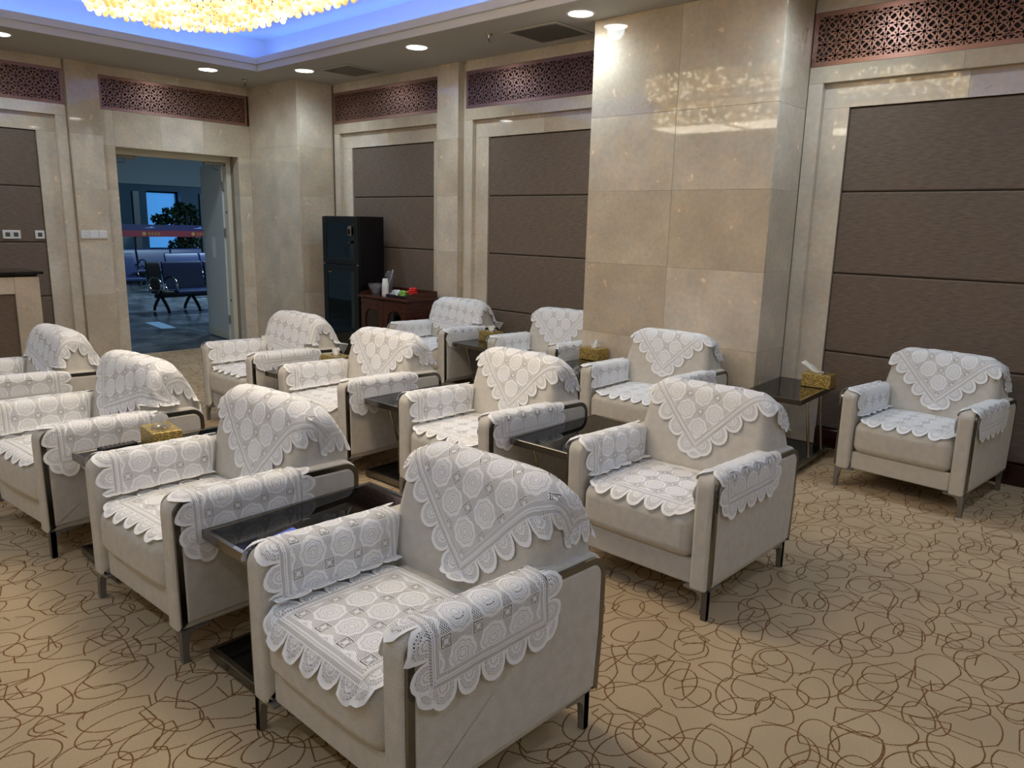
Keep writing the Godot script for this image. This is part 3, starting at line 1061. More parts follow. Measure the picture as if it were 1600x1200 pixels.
func grid_back(o: PackedVector2Array) -> MB:
	# the outline swept across the chair in many steps, so that the warp bends it smoothly
	var m := MB.new()
	var n := o.size()
	var nm := PackedVector2Array()
	for i in n:
		var q := o[(i + 1) % n] - o[(i - 1 + n) % n]
		nm.append(Vector2(q.y, -q.x).normalized())
	var r := 0.05
	var st := []
	for k in 6: st.append([-BACK_W + r * (1.0 - cos(PI / 2 * k / 5)), r * (1.0 - sin(PI / 2 * k / 5)), -cos(PI / 2 * k / 5)])
	for k in range(1, 10): st.append([lerpf(-BACK_W + r, BACK_W - r, k / 10.0), 0.0, 0.0])
	for k in range(5, -1, -1): st.append([BACK_W - r * (1.0 - cos(PI / 2 * k / 5)), r * (1.0 - sin(PI / 2 * k / 5)), cos(PI / 2 * k / 5)])
	var pts := []
	var nr := []
	for s in st:
		for i in n + 1:
			var p := o[i % n] - nm[i % n] * float(s[1])
			pts.append(back_warp(Vector3(p.x, p.y, s[0])))
			var w := sqrt(1.0 - float(s[2]) * float(s[2]))
			nr.append(Vector3(nm[i % n].x * w, nm[i % n].y * w, s[2]).normalized())
	m.sheet(pts, nr, n + 1)
	var c := Vector2.ZERO
	for p in o: c += p / n
	for e in [0, st.size() - 1]:
		var cc := back_warp(Vector3(c.x, c.y, st[e][0]))
		for i in n:
			var a: Vector3 = pts[e * (n + 1) + i]
			var b: Vector3 = pts[e * (n + 1) + i + 1]
			if e == 0: m.tri(cc, b, a)
			else: m.tri(cc, a, b)
	return m

func make_chair() -> Node3D:
	var c := thing("armchair", "", "armchair", Vector3.ZERO, 0.0, "matching linen armchairs with lace covers")
	var keep := func(p: Vector3) -> Vector3: return p
	var m := MB.new()
	m.rbox(Vector3(0.03, 0.125, -ARM_IN), Vector3(0.78, 0.236, ARM_IN), 0.012, 2)
	part("base_rail", m.mesh(), M.linen, c)
	m = MB.new()
	m.rbox(Vector3(0.002, 0.232, -ARM_IN + 0.003), Vector3(0.60, 0.43, ARM_IN - 0.003), 0.055, 4, Vector3(0.018, 0.016, 0), 6)
	part("seat_cushion", m.mesh(), M.linen, c)
	m = MB.new()
	m = grid_back(back_outline())
	part("backrest", m.mesh(), M.linen, c)
	for s in [-1.0, 1.0]:
		m = MB.new()
		m.slab(arm_outline(0.0), minf(s * ARM_IN, s * 0.364), maxf(s * ARM_IN, s * 0.364), 0.020, 4, keep)
		part("arm", m.mesh(), M.linen, c)
		m = MB.new()
		m.slab(arm_outline(0.030), minf(s * 0.34, s * ARM_OUT), maxf(s * 0.34, s * ARM_OUT), 0.010, 3, keep)
		part("side_panel", m.mesh(), M.linen, c)
		# metal strip: an upside-down U between arm and panel
		var a := arm_outline(0.010)
		var b := arm_outline(0.0305)
		m = MB.new()
		var z0: float = s * 0.345
		var z1: float = s * 0.3735
		for i in range(4, a.size()):
			var j := (i + 1) % a.size()
			var q := [a[i], a[j], b[j], b[i]]
			var f := []
			var g := []
			for p in q:
				f.append(Vector3(p.x, p.y, z1)); g.append(Vector3(p.x, p.y, z0))
			if s > 0: m.quad(f[0], f[1], f[2], f[3])
			else: m.quad(f[3], f[2], f[1], f[0])
			var cc: Vector3 = (f[0] + f[1] + f[2] + f[3] + g[0] + g[1] + g[2] + g[3]) / 8.0
			m._q(f[0], f[1], g[1], g[0], cc)
			m._q(f[3], f[2], g[2], g[3], cc)
		part("metal_strip", m.mesh(), M.strip, c)
	# legs: a square post with a curved bracket along both edges
	for e in [[0.012, -1.0, 1.0], [0.012, 1.0, 1.0], [0.715, -1.0, -1.0], [0.715, 1.0, -1.0]]:
		m = MB.new()
		var dx: float = e[2]
		var x0: float = e[0] if dx > 0 else float(e[0]) + 0.03
		var s: float = e[1]
		var pl := PackedVector2Array([Vector2(0, 0), Vector2(0.022, 0), Vector2(0.026, 0.07), Vector2(0.034, 0.098), Vector2(0.052, 0.113), Vector2(0.11, 0.119), Vector2(0.11, 0.126), Vector2(0, 0.126)])
		var zf := s * 0.366
		m.extrude(pl, 0.0, 0.024, func(p: Vector3) -> Vector3: return Vector3(x0 + dx * p.x, p.y, zf - s * p.z if dx * s < 0 else zf - s * (0.024 - p.z) - s * 0.0))
		m.extrude(pl, 0.0, 0.024, func(p: Vector3) -> Vector3: return Vector3(x0 + dx * (0.024 - p.z if dx * s > 0 else p.z), p.y, zf - s * p.x))
		part("leg", m.mesh(), M.leg, c)
	return c

# ---------------------------------------------------------------- lace
# path: a 2D polyline, walked by arc length; returns [point, outward normal]
class Path2:
	var p := PackedVector2Array()
	var l := PackedFloat32Array()
	var zero := 0.0
	func _init(pts: PackedVector2Array, at: Vector2) -> void:
		p = pts
		var s := 0.0
		var best := 1e9
		for i in pts.size():
			if i: s += pts[i].distance_to(pts[i - 1])
			l.append(s)
			var d := pts[i].distance_to(at)
			if d < best:
				best = d
				zero = s
	func at(t: float) -> Array:
		t += zero
		var k := p.size() - 2
		for i in range(1, p.size()):
			if l[i] >= t:
				k = i - 1
				break
		var d := (p[k + 1] - p[k])
		var len := d.length()
		var u := d / len
		var q := p[k] + u * (t - l[k])
		# smooth the normal over the segment
		var n0 := (p[k + 1] - p[maxi(k - 1, 0)]).normalized()
		var n1 := (p[mini(k + 2, p.size() - 1)] - p[k]).normalized()
		var w := clampf((t - l[k]) / len, 0, 1)
		var n := n0.lerp(n1, w).normalized()
		return [q, Vector2(-n.y, n.x)]

var lace_seed := 0.0
const LPITCH := 0.108

# w by h cloth; drape(s, t) -> Vector3
func lace_mesh(w: float, h: float, drape: Callable, edges := [true, true, true, true]) -> ArrayMesh:
	var out := ArrayMesh.new()
	var bw := 0.036
	var iw := w / 2 - bw
	var ih := h / 2 - bw
	var nx := maxi(4, int(ceil(2 * iw / 0.02)))
	var ny := maxi(3, int(ceil(2 * ih / 0.02)))
	var st := SurfaceTool.new()
	st.begin(Mesh.PRIMITIVE_TRIANGLES)
	for j in ny + 1:
		for i in nx + 1:
			var s := lerpf(-iw, iw, float(i) / nx)
			var t := lerpf(-ih, ih, float(j) / ny)
			st.set_uv(Vector2(s, t) / LPITCH)
			st.add_vertex(drape.call(s, t))
	for j in ny:
		for i in nx:
			var a := j * (nx + 1) + i
			for k in [a, a + nx + 1, a + 1, a + 1, a + nx + 1, a + nx + 2]: st.add_index(k)
	st.generate_normals()
	st.set_material(M.lace_field)
	st.commit(out)
	# band
	st = SurfaceTool.new()
	st.begin(Mesh.PRIMITIVE_TRIANGLES)
	var base := 0
	var C := [Vector2(-1, -1), Vector2(1, -1), Vector2(1, 1), Vector2(-1, 1)]
	for e in 4:
		var c0: Vector2 = C[e]
		var c1: Vector2 = C[(e + 1) % 4]
		var a0 := Vector2(c0.x * iw, c0.y * ih); var a1 := Vector2(c1.x * iw, c1.y * ih)
		var b0 := Vector2(c0.x * w / 2, c0.y * h / 2); var b1 := Vector2(c1.x * w / 2, c1.y * h / 2)
		var n := maxi(4, int(ceil(a0.distance_to(a1) / 0.022)))
		for i in n + 1:
			for j in 3:
				var p: Vector2 = a0.lerp(a1, float(i) / n).lerp(b0.lerp(b1, float(i) / n), j / 2.0)
				st.set_uv(Vector2(a0.distance_to(a1) * i / n / 0.09, j / 2.0))
				st.add_vertex(drape.call(p.x, p.y))
		for i in n:
			for j in 2:
				var a := base + i * 3 + j
				for k in [a, a + 3, a + 1, a + 1, a + 3, a + 4]: st.add_index(k)
		base += (n + 1) * 3
	st.generate_normals()
	st.set_material(M.lace_band)
	st.commit(out)
	# scallops
	st = SurfaceTool.new()
	st.begin(Mesh.PRIMITIVE_TRIANGLES)
	base = 0
	for e in 4:
		if not edges[e]: continue
		var c0: Vector2 = C[e]
		var c1: Vector2 = C[(e + 1) % 4]
		var b0 := Vector2(c0.x * w / 2, c0.y * h / 2); var b1 := Vector2(c1.x * w / 2, c1.y * h / 2)
		var L := b0.distance_to(b1)
		var n := maxi(2, int(round(L / 0.090)))
		var u := (b1 - b0) / L
		var o := Vector2(u.y, -u.x)
		for k in n:
			base = _lobe(st, drape, b0 + u * L * (k + 0.5) / n, u * L / n * 0.5, o * rng.randf_range(0.055, 0.066), 0.0, PI, base)
		if edges[(e + 1) % 4]:
			var o2 := Vector2(-o.y, o.x)
			base = _lobe(st, drape, b1 - (o + o2) * 0.012, o2 * 0.055, o * 0.055, 0.0, PI / 2, base)
	st.generate_normals()
	st.set_material(M.lace_lobe)
	st.commit(out)
	return out

func _lobe(st: SurfaceTool, drape: Callable, c: Vector2, u: Vector2, o: Vector2, a0: float, a1: float, base: int) -> int:
	var n := 8
	for i in n + 1:
		var a := lerpf(a0, a1, float(i) / n)
		for j in 4:
			var r := j / 3.0
			var p := c + (u * cos(a) + o * pow(sin(a), 0.8)) * r
			st.set_uv(Vector2(float(i) / n, clampf(r, 0.02, 0.99)))
			st.add_vertex(drape.call(p.x, p.y))
	for i in n:
		for j in 3:
			var k := base + i * 4 + j
			for q in [k, k + 1, k + 4, k + 1, k + 5, k + 4]: st.add_index(q)
	return base + (n + 1) * 4

func wrinkle(s: float, t: float, f: float) -> float:
	return wob.get_noise_3d(s * f, t * f, lace_seed)

func drape_back(rot: float, off: Vector2, sag := 1.0) -> Callable:
	var o := back_outline()
	# walk the outline from the seat up the front, over the top and down behind
	var pts := PackedVector2Array()
	var n := o.size()
	var start := 0
	for i in n:
		if o[i].y < 0.45 and o[i].x < 0.6 and o[(i - 1 + n) % n].y > o[i].y: start = i
	# outline is counter-clockwise, so going backwards climbs the front
	var lowest := 0
	var bd := 1e9
	for i in n:
		var d := o[i].distance_to(Vector2(0.47, 0.2))
		if d < bd:
			bd = d
			lowest = i
	for k in n:
		var p := o[(lowest - k + n) % n]
		if k > n / 2 and p.y < 0.2: break
		pts.append(p)
	var path := Path2.new(pts, Vector2(0.632, 0.832))
	var sd := lace_seed
	return func(s: float, t: float) -> Vector3:
		var q := Vector2(s, t).rotated(rot) + off
		var r: Array = path.at(-q.y)
		var p: Vector2 = r[0]
		var nn: Vector2 = r[1]
		var lift := 0.0055 + 0.0028 * (wrinkle(q.x, q.y, 14.0) + 1.0) + 0.009 * pow(maxf(0.0, wrinkle(q.x + 3.0, q.y * 0.35, 9.0)), 1.5)
		if nn.x < 0.0 and p.y < 0.485:
			p = Vector2(p.x - (0.485 - p.y) * 0.9 - 0.004, 0.485)
		if p.y < 0.63 and nn.x < 0.0 and absf(q.x) > 0.268:
			var over := absf(q.x) - 0.268
			return Vector3(p.x + nn.x * (lift + 0.006) - over * 0.30, p.y + nn.y * lift + over * 0.45 * clampf((0.63 - p.y) * 20.0, 0.0, 1.0), signf(q.x) * (0.268 + over * 0.05))
		var ex := absf(q.x) - (BACK_W - 0.012)
		if ex <= 0.0:
			return back_warp(Vector3(p.x + nn.x * lift, p.y + nn.y * lift, q.x))
		var sg := signf(q.x)
		# past the end of the back the cloth falls: down from the top, round the corner from the front
		var k := clampf(ex / 0.03, 0.0, 1.0)
		var zz := BACK_W - 0.012 + 0.018 * sin(k * PI / 2) + 0.006 + 0.008 * k * (wrinkle(q.x * 2.0, q.y * 2.0, 16.0) + 0.6)
		var drop := maxf(0.0, ex - 0.012)
		var up := clampf(nn.y, 0.0, 1.0)
		var fwd := clampf(-nn.x, 0.0, 1.0)
		var fall := back_warp(Vector3(p.x, p.y, sg * (BACK_W - 0.012))) - Vector3(p.x, p.y, sg * (BACK_W - 0.012)) + Vector3(p.x + nn.x * lift * (1.0 - k) + drop * (0.75 * fwd - 0.30 * clampf(nn.x, 0.0, 1.0)), p.y + nn.y * lift * (1.0 - 0.6 * k) - drop * (0.50 + 0.50 * up) * sag, sg * zz)
		if fall.y < 0.622 and fall.x < 0.78:
			fall.z += sg * (0.622 - fall.y) * 0.8
			fall.y = 0.622 + 0.004 * wrinkle(q.x, q.y, 20.0)
		return fall

func drape_arm(side: float, shift: float, x0: float) -> Callable:
	# cross-section of the arm, from its inner foot over the top to the outer foot
	var pts := PackedVector2Array()
	pts.append(Vector2(ARM_IN, 0.2))
	pts.append(Vector2(ARM_IN, 0.40))
	corner_arc(pts, Vector2(ARM_IN + 0.024, 0.0 + 0.588), 0.024, PI, PI / 2, 5)
	corner_arc(pts, Vector2(ARM_OUT - 0.022, 0.590), 0.022, PI / 2, 0.0, 5)
	pts.append(Vector2(ARM_OUT, 0.42))
	pts.append(Vector2(ARM_OUT, 0.2))
	var path := Path2.new(pts, Vector2((ARM_IN + ARM_OUT) / 2, 0.612))
	path.zero += 0.0
	return func(s: float, t: float) -> Vector3:
		var x := s + x0
		var r: Array = path.at((t + shift))
		var p: Vector2 = r[0]
		var nn: Vector2 = r[1]
		var lift := 0.0072 + 0.0024 * (wrinkle(s, t, 16.0) + 1.0)
		if p.y < 0.56:
			lift += (0.56 - p.y) * 0.05 * (1.1 + wrinkle(s, 0.0, 10.0))
		var y := p.y + nn.y * lift
		# follow the arm's top, which falls a little towards the back and rounds off in front
		var slope := -0.022 * clampf(x / 0.75, 0.0, 1.2)
		var front := 0.0
		if x < 0.05:
			var q := clampf((0.05 - x) / 0.05, 0.0, 1.0)
			front = -(1.0 - sqrt(1.0 - q * q * 0.85)) * 0.05
		var topness := clampf((p.y - 0.50) / 0.09, 0.0, 1.0)
		y += (slope + front) * topness
		var ex := maxf(0.0, -0.002 - x)
		var up := clampf(nn.y, 0.0, 1.0)
		var z := p.x + nn.x * lift
		if nn.x < -0.5 and p.y < 0.462:
			z = ARM_IN - 0.012 - (0.462 - p.y) * 0.3
			y = 0.464 + 0.004 * wrinkle(s, t, 25.0)
			x = maxf(x, 0.03)
		if ex > 0.0:
			x = -0.008 - ex * (0.35 * (1.0 - up) + 0.12) - 0.005
			y -= ex * (0.25 + 0.72 * up)
			z += (0.33 - z) * ex * 1.5 * (1.0 - up)
		if z < 0.348:
			x = minf(x, 0.484 + (y - 0.45) * 0.17)
		return Vector3(x, y, side * z)

func drape_seat(rot: float, off: Vector2) -> Callable:
	return func(s: float, t: float) -> Vector3:
		var q := Vector2(s, t).rotated(rot) + off
		var x := q.x
		var z := q.y
		var lim := ARM_IN - 0.012
		var ups := 0.0
		if absf(z) > lim:
			ups = absf(z) - lim
			z = signf(z) * (lim + 0.001)
		var fx := 1.0 - pow(absf((clampf(x, 0.0, 0.6) - 0.3) / 0.3), 2.0)
		var fz := 1.0 - pow(absf(z / 0.28), 2.0)
		var y := 0.4315 + 0.017 * fx * fz + 0.0070 + 0.0022 * (wrinkle(q.x, q.y, 15.0) + 1.0) + ups * 0.6
		var front := 0.055
		if x < front:
			# over the rounded front edge, then straight down
			var arc := front - x
			var qa := 0.055 * PI / 2
			if arc < qa:
				var a := arc / 0.055
				x = front - sin(a) * 0.064
				y -= (1.0 - cos(a)) * 0.056
			else:
				x = front - 0.064 - 0.012 - (arc - qa) * 0.12
				y -= 0.056 + (arc - qa)
			x -= 0.006
		if x > 0.50:
			y += (x - 0.50) * 0.5
		return Vector3(x, y, z)

func lace_cover(mesh: ArrayMesh, chair: Node3D, label: String, group: String) -> void:
	var o := MeshInstance3D.new()
	o.name = numbered("lace_cover")
	o.mesh = mesh
	o.transform = chair.transform
	add_child(o)
	tag(o, label, "lace cover", group)

func build_seating() -> void:
	var proto := make_chair()
	# key, front x, centre z, turn (degrees), own description, back lace (size, angle, offset across, offset down), arm and seat variations
	var L := [
		["A", 1.022, -1.602, 0.7, "cream linen armchair nearest the viewer, its right side facing the open carpet", "the nearest armchair", [0.72, 45, 0.03, 0.055], [0.075, 0.060, -0.010, -0.03]],
		["B", 1.018, -2.832, -1.5, "cream linen armchair second in the nearest row, beside the table with the blue card", "the second armchair of the nearest row", [0.72, 44, 0.03, 0.045], [0.07, 0.085, 0.0, 0.02]],
		["C", 0.975, -4.090, -4.0, "cream linen armchair third in the nearest row, beside the table with the remote control", "the third armchair of the nearest row", [0.74, 72, 0.06, 0.06], [0.06, 0.075, 0.0, 0.01]],
		["D", 1.020, -5.500, 0.0, "cream linen armchair at the left edge, cut off by the picture frame", "the armchair at the left edge", [0.72, 12, 0.05, 0.05], [0.06, 0.06, 0.0, 0.0]],
		["E", 2.615, -1.644, 0.8, "cream linen armchair standing by the open carpet, first of the middle row", "the armchair first of the middle row", [0.68, 45, -0.01, 0.075], [0.08, 0.035, 0.0, 0.015]],
		["F", 2.648, -2.887, 1.5, "cream linen armchair in the centre of the picture, second of the middle row", "the armchair in the centre of the picture", [0.70, 45, 0.02, 0.065], [0.075, 0.03, 0.0, 0.02]],
		["G", 2.610, -4.060, -1.0, "cream linen armchair third of the middle row, directly in front of the wooden cabinet", "the third armchair of the middle row", [0.72, 45, 0.02, 0.06], [0.075, 0.06, 0.0, 0.0]],
		["H", 2.684, -5.272, -0.7, "cream linen armchair of the middle row standing nearest the doorway", "the armchair nearest the doorway", [0.78, 5, 0.02, 0.03], [0.075, -0.02, 0.0, 0.03]],
		["I", 4.699, -1.167, 4.9, "cream linen armchair alone at the right against the brown panels", "the armchair alone at the right", [0.73, 45, 0.0, 0.085], [0.06, 0.03, 0.0, 0.02]],
		["J", 4.171, -2.747, -1.7, "cream linen armchair standing in front of the big marble pier", "the armchair before the marble pier", [0.68, 45, 0.0, 0.09], [0.03, 0.03, 0.0, 0.03]],
		["K", 4.680, -4.130, -3.0, "cream linen armchair half hidden behind the edge of the big marble pier", "the armchair half hidden by the pier", [0.72, 42, 0.0, 0.07], [0.05, 0.05, 0.0, 0.0]],
		["L", 4.594, -5.355, -4.0, "cream linen armchair standing right beside the wooden cabinet", "the armchair beside the wooden cabinet", [0.76, 5, 0.0, 0.03], [0.05, 0.02, 0.0, 0.0]],
	]
	var first := true
	for e in L:
		var c := proto
		if not first:
			c = proto.duplicate()
			c.name = numbered("armchair")
			add_child(c)
			for k in ["category", "group"]: c.set_meta(k, proto.get_meta(k))
		first = false
		c.position = Vector3(e[1], 0, e[2])
		c.rotation_degrees.y = -float(e[3])
		c.set_meta("label", e[4])
		var who: String = e[5]
		var b: Array = e[6]
		var a: Array = e[7]
		lace_seed += 7.3
		lace_cover(lace_mesh(b[0] - 0.10, b[0] - 0.10, drape_back(deg_to_rad(b[1]), Vector2(b[2], -float(b[3])))), c, "white lace cover over the back of " + who, "lace covers on armchair backs")
		lace_seed += 7.3
		lace_cover(lace_mesh(0.44, 0.36, drape_arm(-1.0, -float(a[0]) + 0.02, 0.292 + float(a[2]))), c, "white lace cover on the far arm of " + who, "lace covers on armchair arms")
		lace_seed += 7.3
		lace_cover(lace_mesh(0.44, 0.33, drape_arm(1.0, float(a[1]) - 0.01, 0.292 + float(a[2]))), c, "white lace cover on the near arm of " + who, "lace covers on armchair arms")
		lace_seed += 7.3
		lace_cover(lace_mesh(0.44, 0.43, drape_seat(rng.randf_range(-0.03, 0.03), Vector2(0.258 + float(a[3]), rng.randf_range(-0.01, 0.01))), [true, false, true, true]), c, "white lace mat on the seat of " + who, "lace mats on armchair seats")

# ---------------------------------------------------------------- chandelier
func build_chandelier() -> void:
	var c := thing("crystal_chandelier", "long warm crystal chandelier hanging in the blue ceiling recess", "chandelier", Vector3(2.12, 3.49, -3.53))
	part("ceiling_plate", rbox1(Vector3(-0.5, -0.03, -1.35), Vector3(0.5, 0.0, 1.35), 0.01, 2), M.steel, c)
	# wavy oval outlines; a tier is strings of beads hung from a plate
	var T := [[0.72, 1.46, -0.50, -0.36, "upper_tier"], [0.50, 1.42, -0.80, -0.60, "lower_tier"]]
	for e in T:
		var hx: float = e[0]
		var hz: float = e[1]
		var yb: float = e[2]
		var yt: float = e[3]
		var tier := part(e[4], rbox1(Vector3(-hx * 0.86, yt, -hz * 0.94), Vector3(hx * 0.86, yt + 0.02, hz * 0.94), 0.008, 1), M.steel, c)
		var sp := 0.038
		var tr := [[], [], []]
		var nx := int(hx / sp) + 1
		var nz := int(hz / sp) + 1
		for i in range(-nx, nx + 1):
			for j in range(-nz, nz + 1):
				var x := i * sp + (sp / 2 if j % 2 else 0.0)
				var z := j * sp
				# outline: a rounded rectangle with waves
				var q := pow(pow(absf(x / hx), 3.5) + pow(absf(z / hz), 5.0), 1.0 / 4.0)
				var an := atan2(z / hz, x / hx)
				var lim := 1.0 - 0.035 * (1.0 - absf(cos(an * 5.0 + 0.6)))
				if q > lim: continue
				var edge := q > lim - 0.13 * (0.5 if e[4] == "lower_tier" else 0.4)
				var y0 := yb + 0.012 * sin(i * 1.7) * cos(j * 1.3)
				var cnt := 5 if edge else 1
				if e[4] == "upper_tier" and not edge and absf(x) < hx * 0.62: continue
				for k in cnt:
					var r := 0.0160 * rng.randf_range(0.9, 1.1)
					var p := Vector3(x + rng.randf_range(-0.003, 0.003), y0 + k * 0.036, z + rng.randf_range(-0.003, 0.003))
					var bs := Basis.from_euler(Vector3(rng.randf() * 3, rng.randf() * 3, 0)).scaled(Vector3.ONE * r)
					var w := rng.randf()
					tr[2 if w > 0.78 else (1 if w > 0.38 else 0)].append(Transform3D(bs, p))
		var bead := SphereMesh.new()
		bead.radius = 1.0
		bead.height = 2.0
		bead.radial_segments = 8
		bead.rings = 4
		for k in 3:
			var mm := MultiMesh.new()
			mm.transform_format = MultiMesh.TRANSFORM_3D
			mm.mesh = bead
			mm.instance_count = tr[k].size()
			for i in tr[k].size(): mm.set_instance_transform(i, tr[k][i])
			var mi := MultiMeshInstance3D.new()
			mi.name = "crystal_beads"
			mi.multimesh = mm
			mi.material_override = M[["cry_a", "cry_b", "cry_c"][k]]
			mi.set_meta("kind", "stuff")
			tier.add_child(mi, true)
	for x in [-0.3, 0.3]:
		for z in [-1.1, 0.0, 1.1]:
			var m := MB.new()
			m.tube(PackedVector3Array([Vector3(x, -0.6, z), Vector3(x, 0.0, z)]), 0.006, 6)
			part("hanger", m.mesh(), M.steel, c)
	for z in [-0.95, 0.0, 0.95]:
		var l := AreaLight3D.new()
		l.name = "crystal_light"
		l.area_size = Vector2(0.6, 0.85)
		l.light_energy = CHAND_E / 3.0
		l.light_color = Color(1.0, 0.955, 0.88)
		l.area_range = 15.0
		l.area_attenuation = 2.0
		l.shadow_enabled = true
		l.position = Vector3(0, -0.835, z)
		l.rotation.x = -PI / 2
		c.add_child(l, true)

# ---------------------------------------------------------------- the hall beyond the doorway
func build_hall() -> void:
	var zf := -24.5
	var x0 := 1.0
	var x1 := 17.0
	# floor of slate tiles with open joints
	var fl := struct("floor", box1(Vector3(x0, -0.2, zf - 0.3), Vector3(x1 + 0.3, -0.004, ZL)), M.joint, "dark slate tiled floor of the hall")
	var tile := box1(Vector3(-0.398, -0.02, -0.398), Vector3(0.398, 0.0, 0.398), 0.002)
	for j in 10:
		for i in 8:
			var t := part("floor_tile", tile, M.slate, fl)
			t.position = Vector3(3.0 + i * 0.8 + 0.4 * (j % 2), 0.0, ZL - 0.4 - j * 0.8)
	part("floor_field", box1(Vector3(x0, -0.1, zf - 0.3), Vector3(x1, -0.002, ZL - 8.0)), M.slate, fl)
	# shell
	var m := MB.new()
	m.box(Vector3(x0 - 0.3, 0, zf), Vector3(x0, 4.3, ZL - 0.2))
	struct("wall_far", m.mesh(), M.hall_wall)
	m = MB.new()
	m.box(Vector3(x0 - 0.3, 4.2, zf - 0.3), Vector3(x1 + 0.3, 4.5, ZL))
	struct("ceiling", m.mesh(), M.hall_dark)
	m = MB.new()
	m.box(Vector3(XR + 0.3, 0, ZL - 0.3), Vector3(x1 + 0.3, 4.3, ZL - 0.05))
	m.box(Vector3(x0 - 0.3, 3.6, ZL - 0.3), Vector3(x1, 4.3, ZL - 0.2))
	struct("wall_near", m.mesh(), M.hall_wall)
	# side wall of the hall: tall windows towards the evening sky
	m = MB.new()
	m.box(Vector3(x1, 0, zf - 0.3), Vector3(x1 + 0.3, 0.5, ZL))
	m.box(Vector3(x1, 3.6, zf - 0.3), Vector3(x1 + 0.3, 4.3, ZL))
	for z in [zf - 0.3, -20.0, -16.0, -12.0, ZL - 0.4]:
		m.box(Vector3(x1, 0.5, z), Vector3(x1 + 0.3, 3.6, z + 0.4))
	struct("wall_right", m.mesh(), M.hall_wall)
	# far wall with the window
	m = MB.new()
	var wx0 := 10.23
	var wx1 := 11.31
	m.box(Vector3(x0, 0, zf - 0.5), Vector3(wx0, 4.3, zf))
	m.box(Vector3(wx1, 0, zf - 0.5), Vector3(x1, 4.3, zf))
	m.box(Vector3(wx0, 2.36, zf - 0.5), Vector3(wx1, 4.3, zf))
	m.box(Vector3(wx0, 0, zf - 0.5), Vector3(wx1, 0.55, zf))
	struct("wall_far", m.mesh(), M.hall_wall)
	m = MB.new()
	for e in [[wx0, wx0 + 0.06, 0.55, 2.36], [wx1 - 0.06, wx1, 0.55, 2.36], [wx0, wx1, 0.55, 0.61], [wx0, wx1, 2.30, 2.36]]:
		m.box(Vector3(e[0], e[2], zf - 0.3), Vector3(e[1], e[3], zf - 0.24), 0.004)
	var w := struct("window_1", m.mesh(), M.post, "far hall window showing the blue evening sky")
	part("pane", box1(Vector3(wx0 + 0.06, 0.61, zf - 0.275), Vector3(wx1 - 0.06, 2.30, zf - 0.27)), M.pane, w)
	# a dropped beam across the hall
	m = MB.new()
	m.box(Vector3(x0, 2.36, -20.6), Vector3(x1, 4.2, -20.2))
	struct("trim_1", m.mesh(), M.hall_dark)
	# two posts with a broad navy and red belt
	var z := -19.0
	var xs := [7.67, 9.30]
	for i in 2:
		solo("hall_post", rbox1(Vector3(-0.075, 0, -0.05), Vector3(0.075, 2.15, 0.05), 0.01, 2), M.post, ["dark upright post left of the plant in the hall", "dark upright post right of the plant in the hall"][i], "post", "dark posts in the hall", Vector3(xs[i], 0, z))
	var b := thing("barrier_belt", "navy and red barrier belt stretched across the hall", "barrier", Vector3(8.6, 1.09, z + 0.06))
	part("navy_band", box1(Vector3(-2.3, 0.145, -0.006), Vector3(2.6, 0.285, 0.006)), M.navy, b)
	part("red_band", box1(Vector3(-2.3, 0.0, -0.006), Vector3(2.6, 0.145, 0.006)), M.red, b)
	for k in [-0.68, 0.52, 1.72]:
		var mk := MB.new()
		# small pale swoosh on the navy band, gold disc and characters on the red
		mk.extrude(PackedVector2Array([Vector2(-0.14, 0.20), Vector2(0.02, 0.225), Vector2(0.10, 0.26), Vector2(0.06, 0.225), Vector2(0.16, 0.21), Vector2(0.0, 0.205)]), 0.006, 0.009, func(p: Vector3) -> Vector3: return Vector3(p.x + float(k), p.y, p.z))
		part("belt_mark", mk.mesh(), M.pale_mark, b)
		mk = MB.new()
		var o := PackedVector2Array()
		corner_arc(o, Vector2(-0.13, 0.07), 0.045, 0, TAU * 0.95, 12)
		mk.extrude(o, 0.006, 0.009, func(p: Vector3) -> Vector3: return Vector3(p.x + float(k), p.y, p.z))
		for q in 4:
			var cx: float = float(k) - 0.04 + q * 0.075
			for s in [[0.0, 0.045, 0.06, 0.056], [0.0, 0.085, 0.06, 0.096], [0.0, 0.045, 0.011, 0.096], [0.03, 0.03, 0.041, 0.11]]:
				mk.box(Vector3(cx + s[0], s[1], 0.006), Vector3(cx + s[2], s[3], 0.009))
		part("belt_mark", mk.mesh(), M.gold_mark, b).set_meta("kind", "stuff")
	# the plant
	var pl := thing("potted_tree", "dark leafy potted tree standing before the far hall window", "plant", Vector3(10.05, 0, -21.6))
	m = MB.new()
	m.lathe(Vector3.ZERO, [Vector2(0.01, 0.0), Vector2(0.24, 0.0), Vector2(0.30, 0.42), Vector2(0.32, 0.45), Vector2(0.28, 0.45), Vector2(0.01, 0.40)], 18)
	part("pot", m.mesh(), M.post, pl)
	m = MB.new()
	for k in 7:
		var a := TAU * k / 7.0
		m.tube(PackedVector3Array([Vector3(cos(a) * 0.05, 0.4, sin(a) * 0.05), Vector3(cos(a) * 0.16, 0.9, sin(a) * 0.12), Vector3(cos(a) * 0.45, 1.5, sin(a) * 0.3), Vector3(cos(a) * 0.55, 1.55 + 0.10 * (k % 3), sin(a) * 0.4)]), 0.022, 6)
	part("stem", m.mesh(), M.bark, pl)
	m = MB.new()
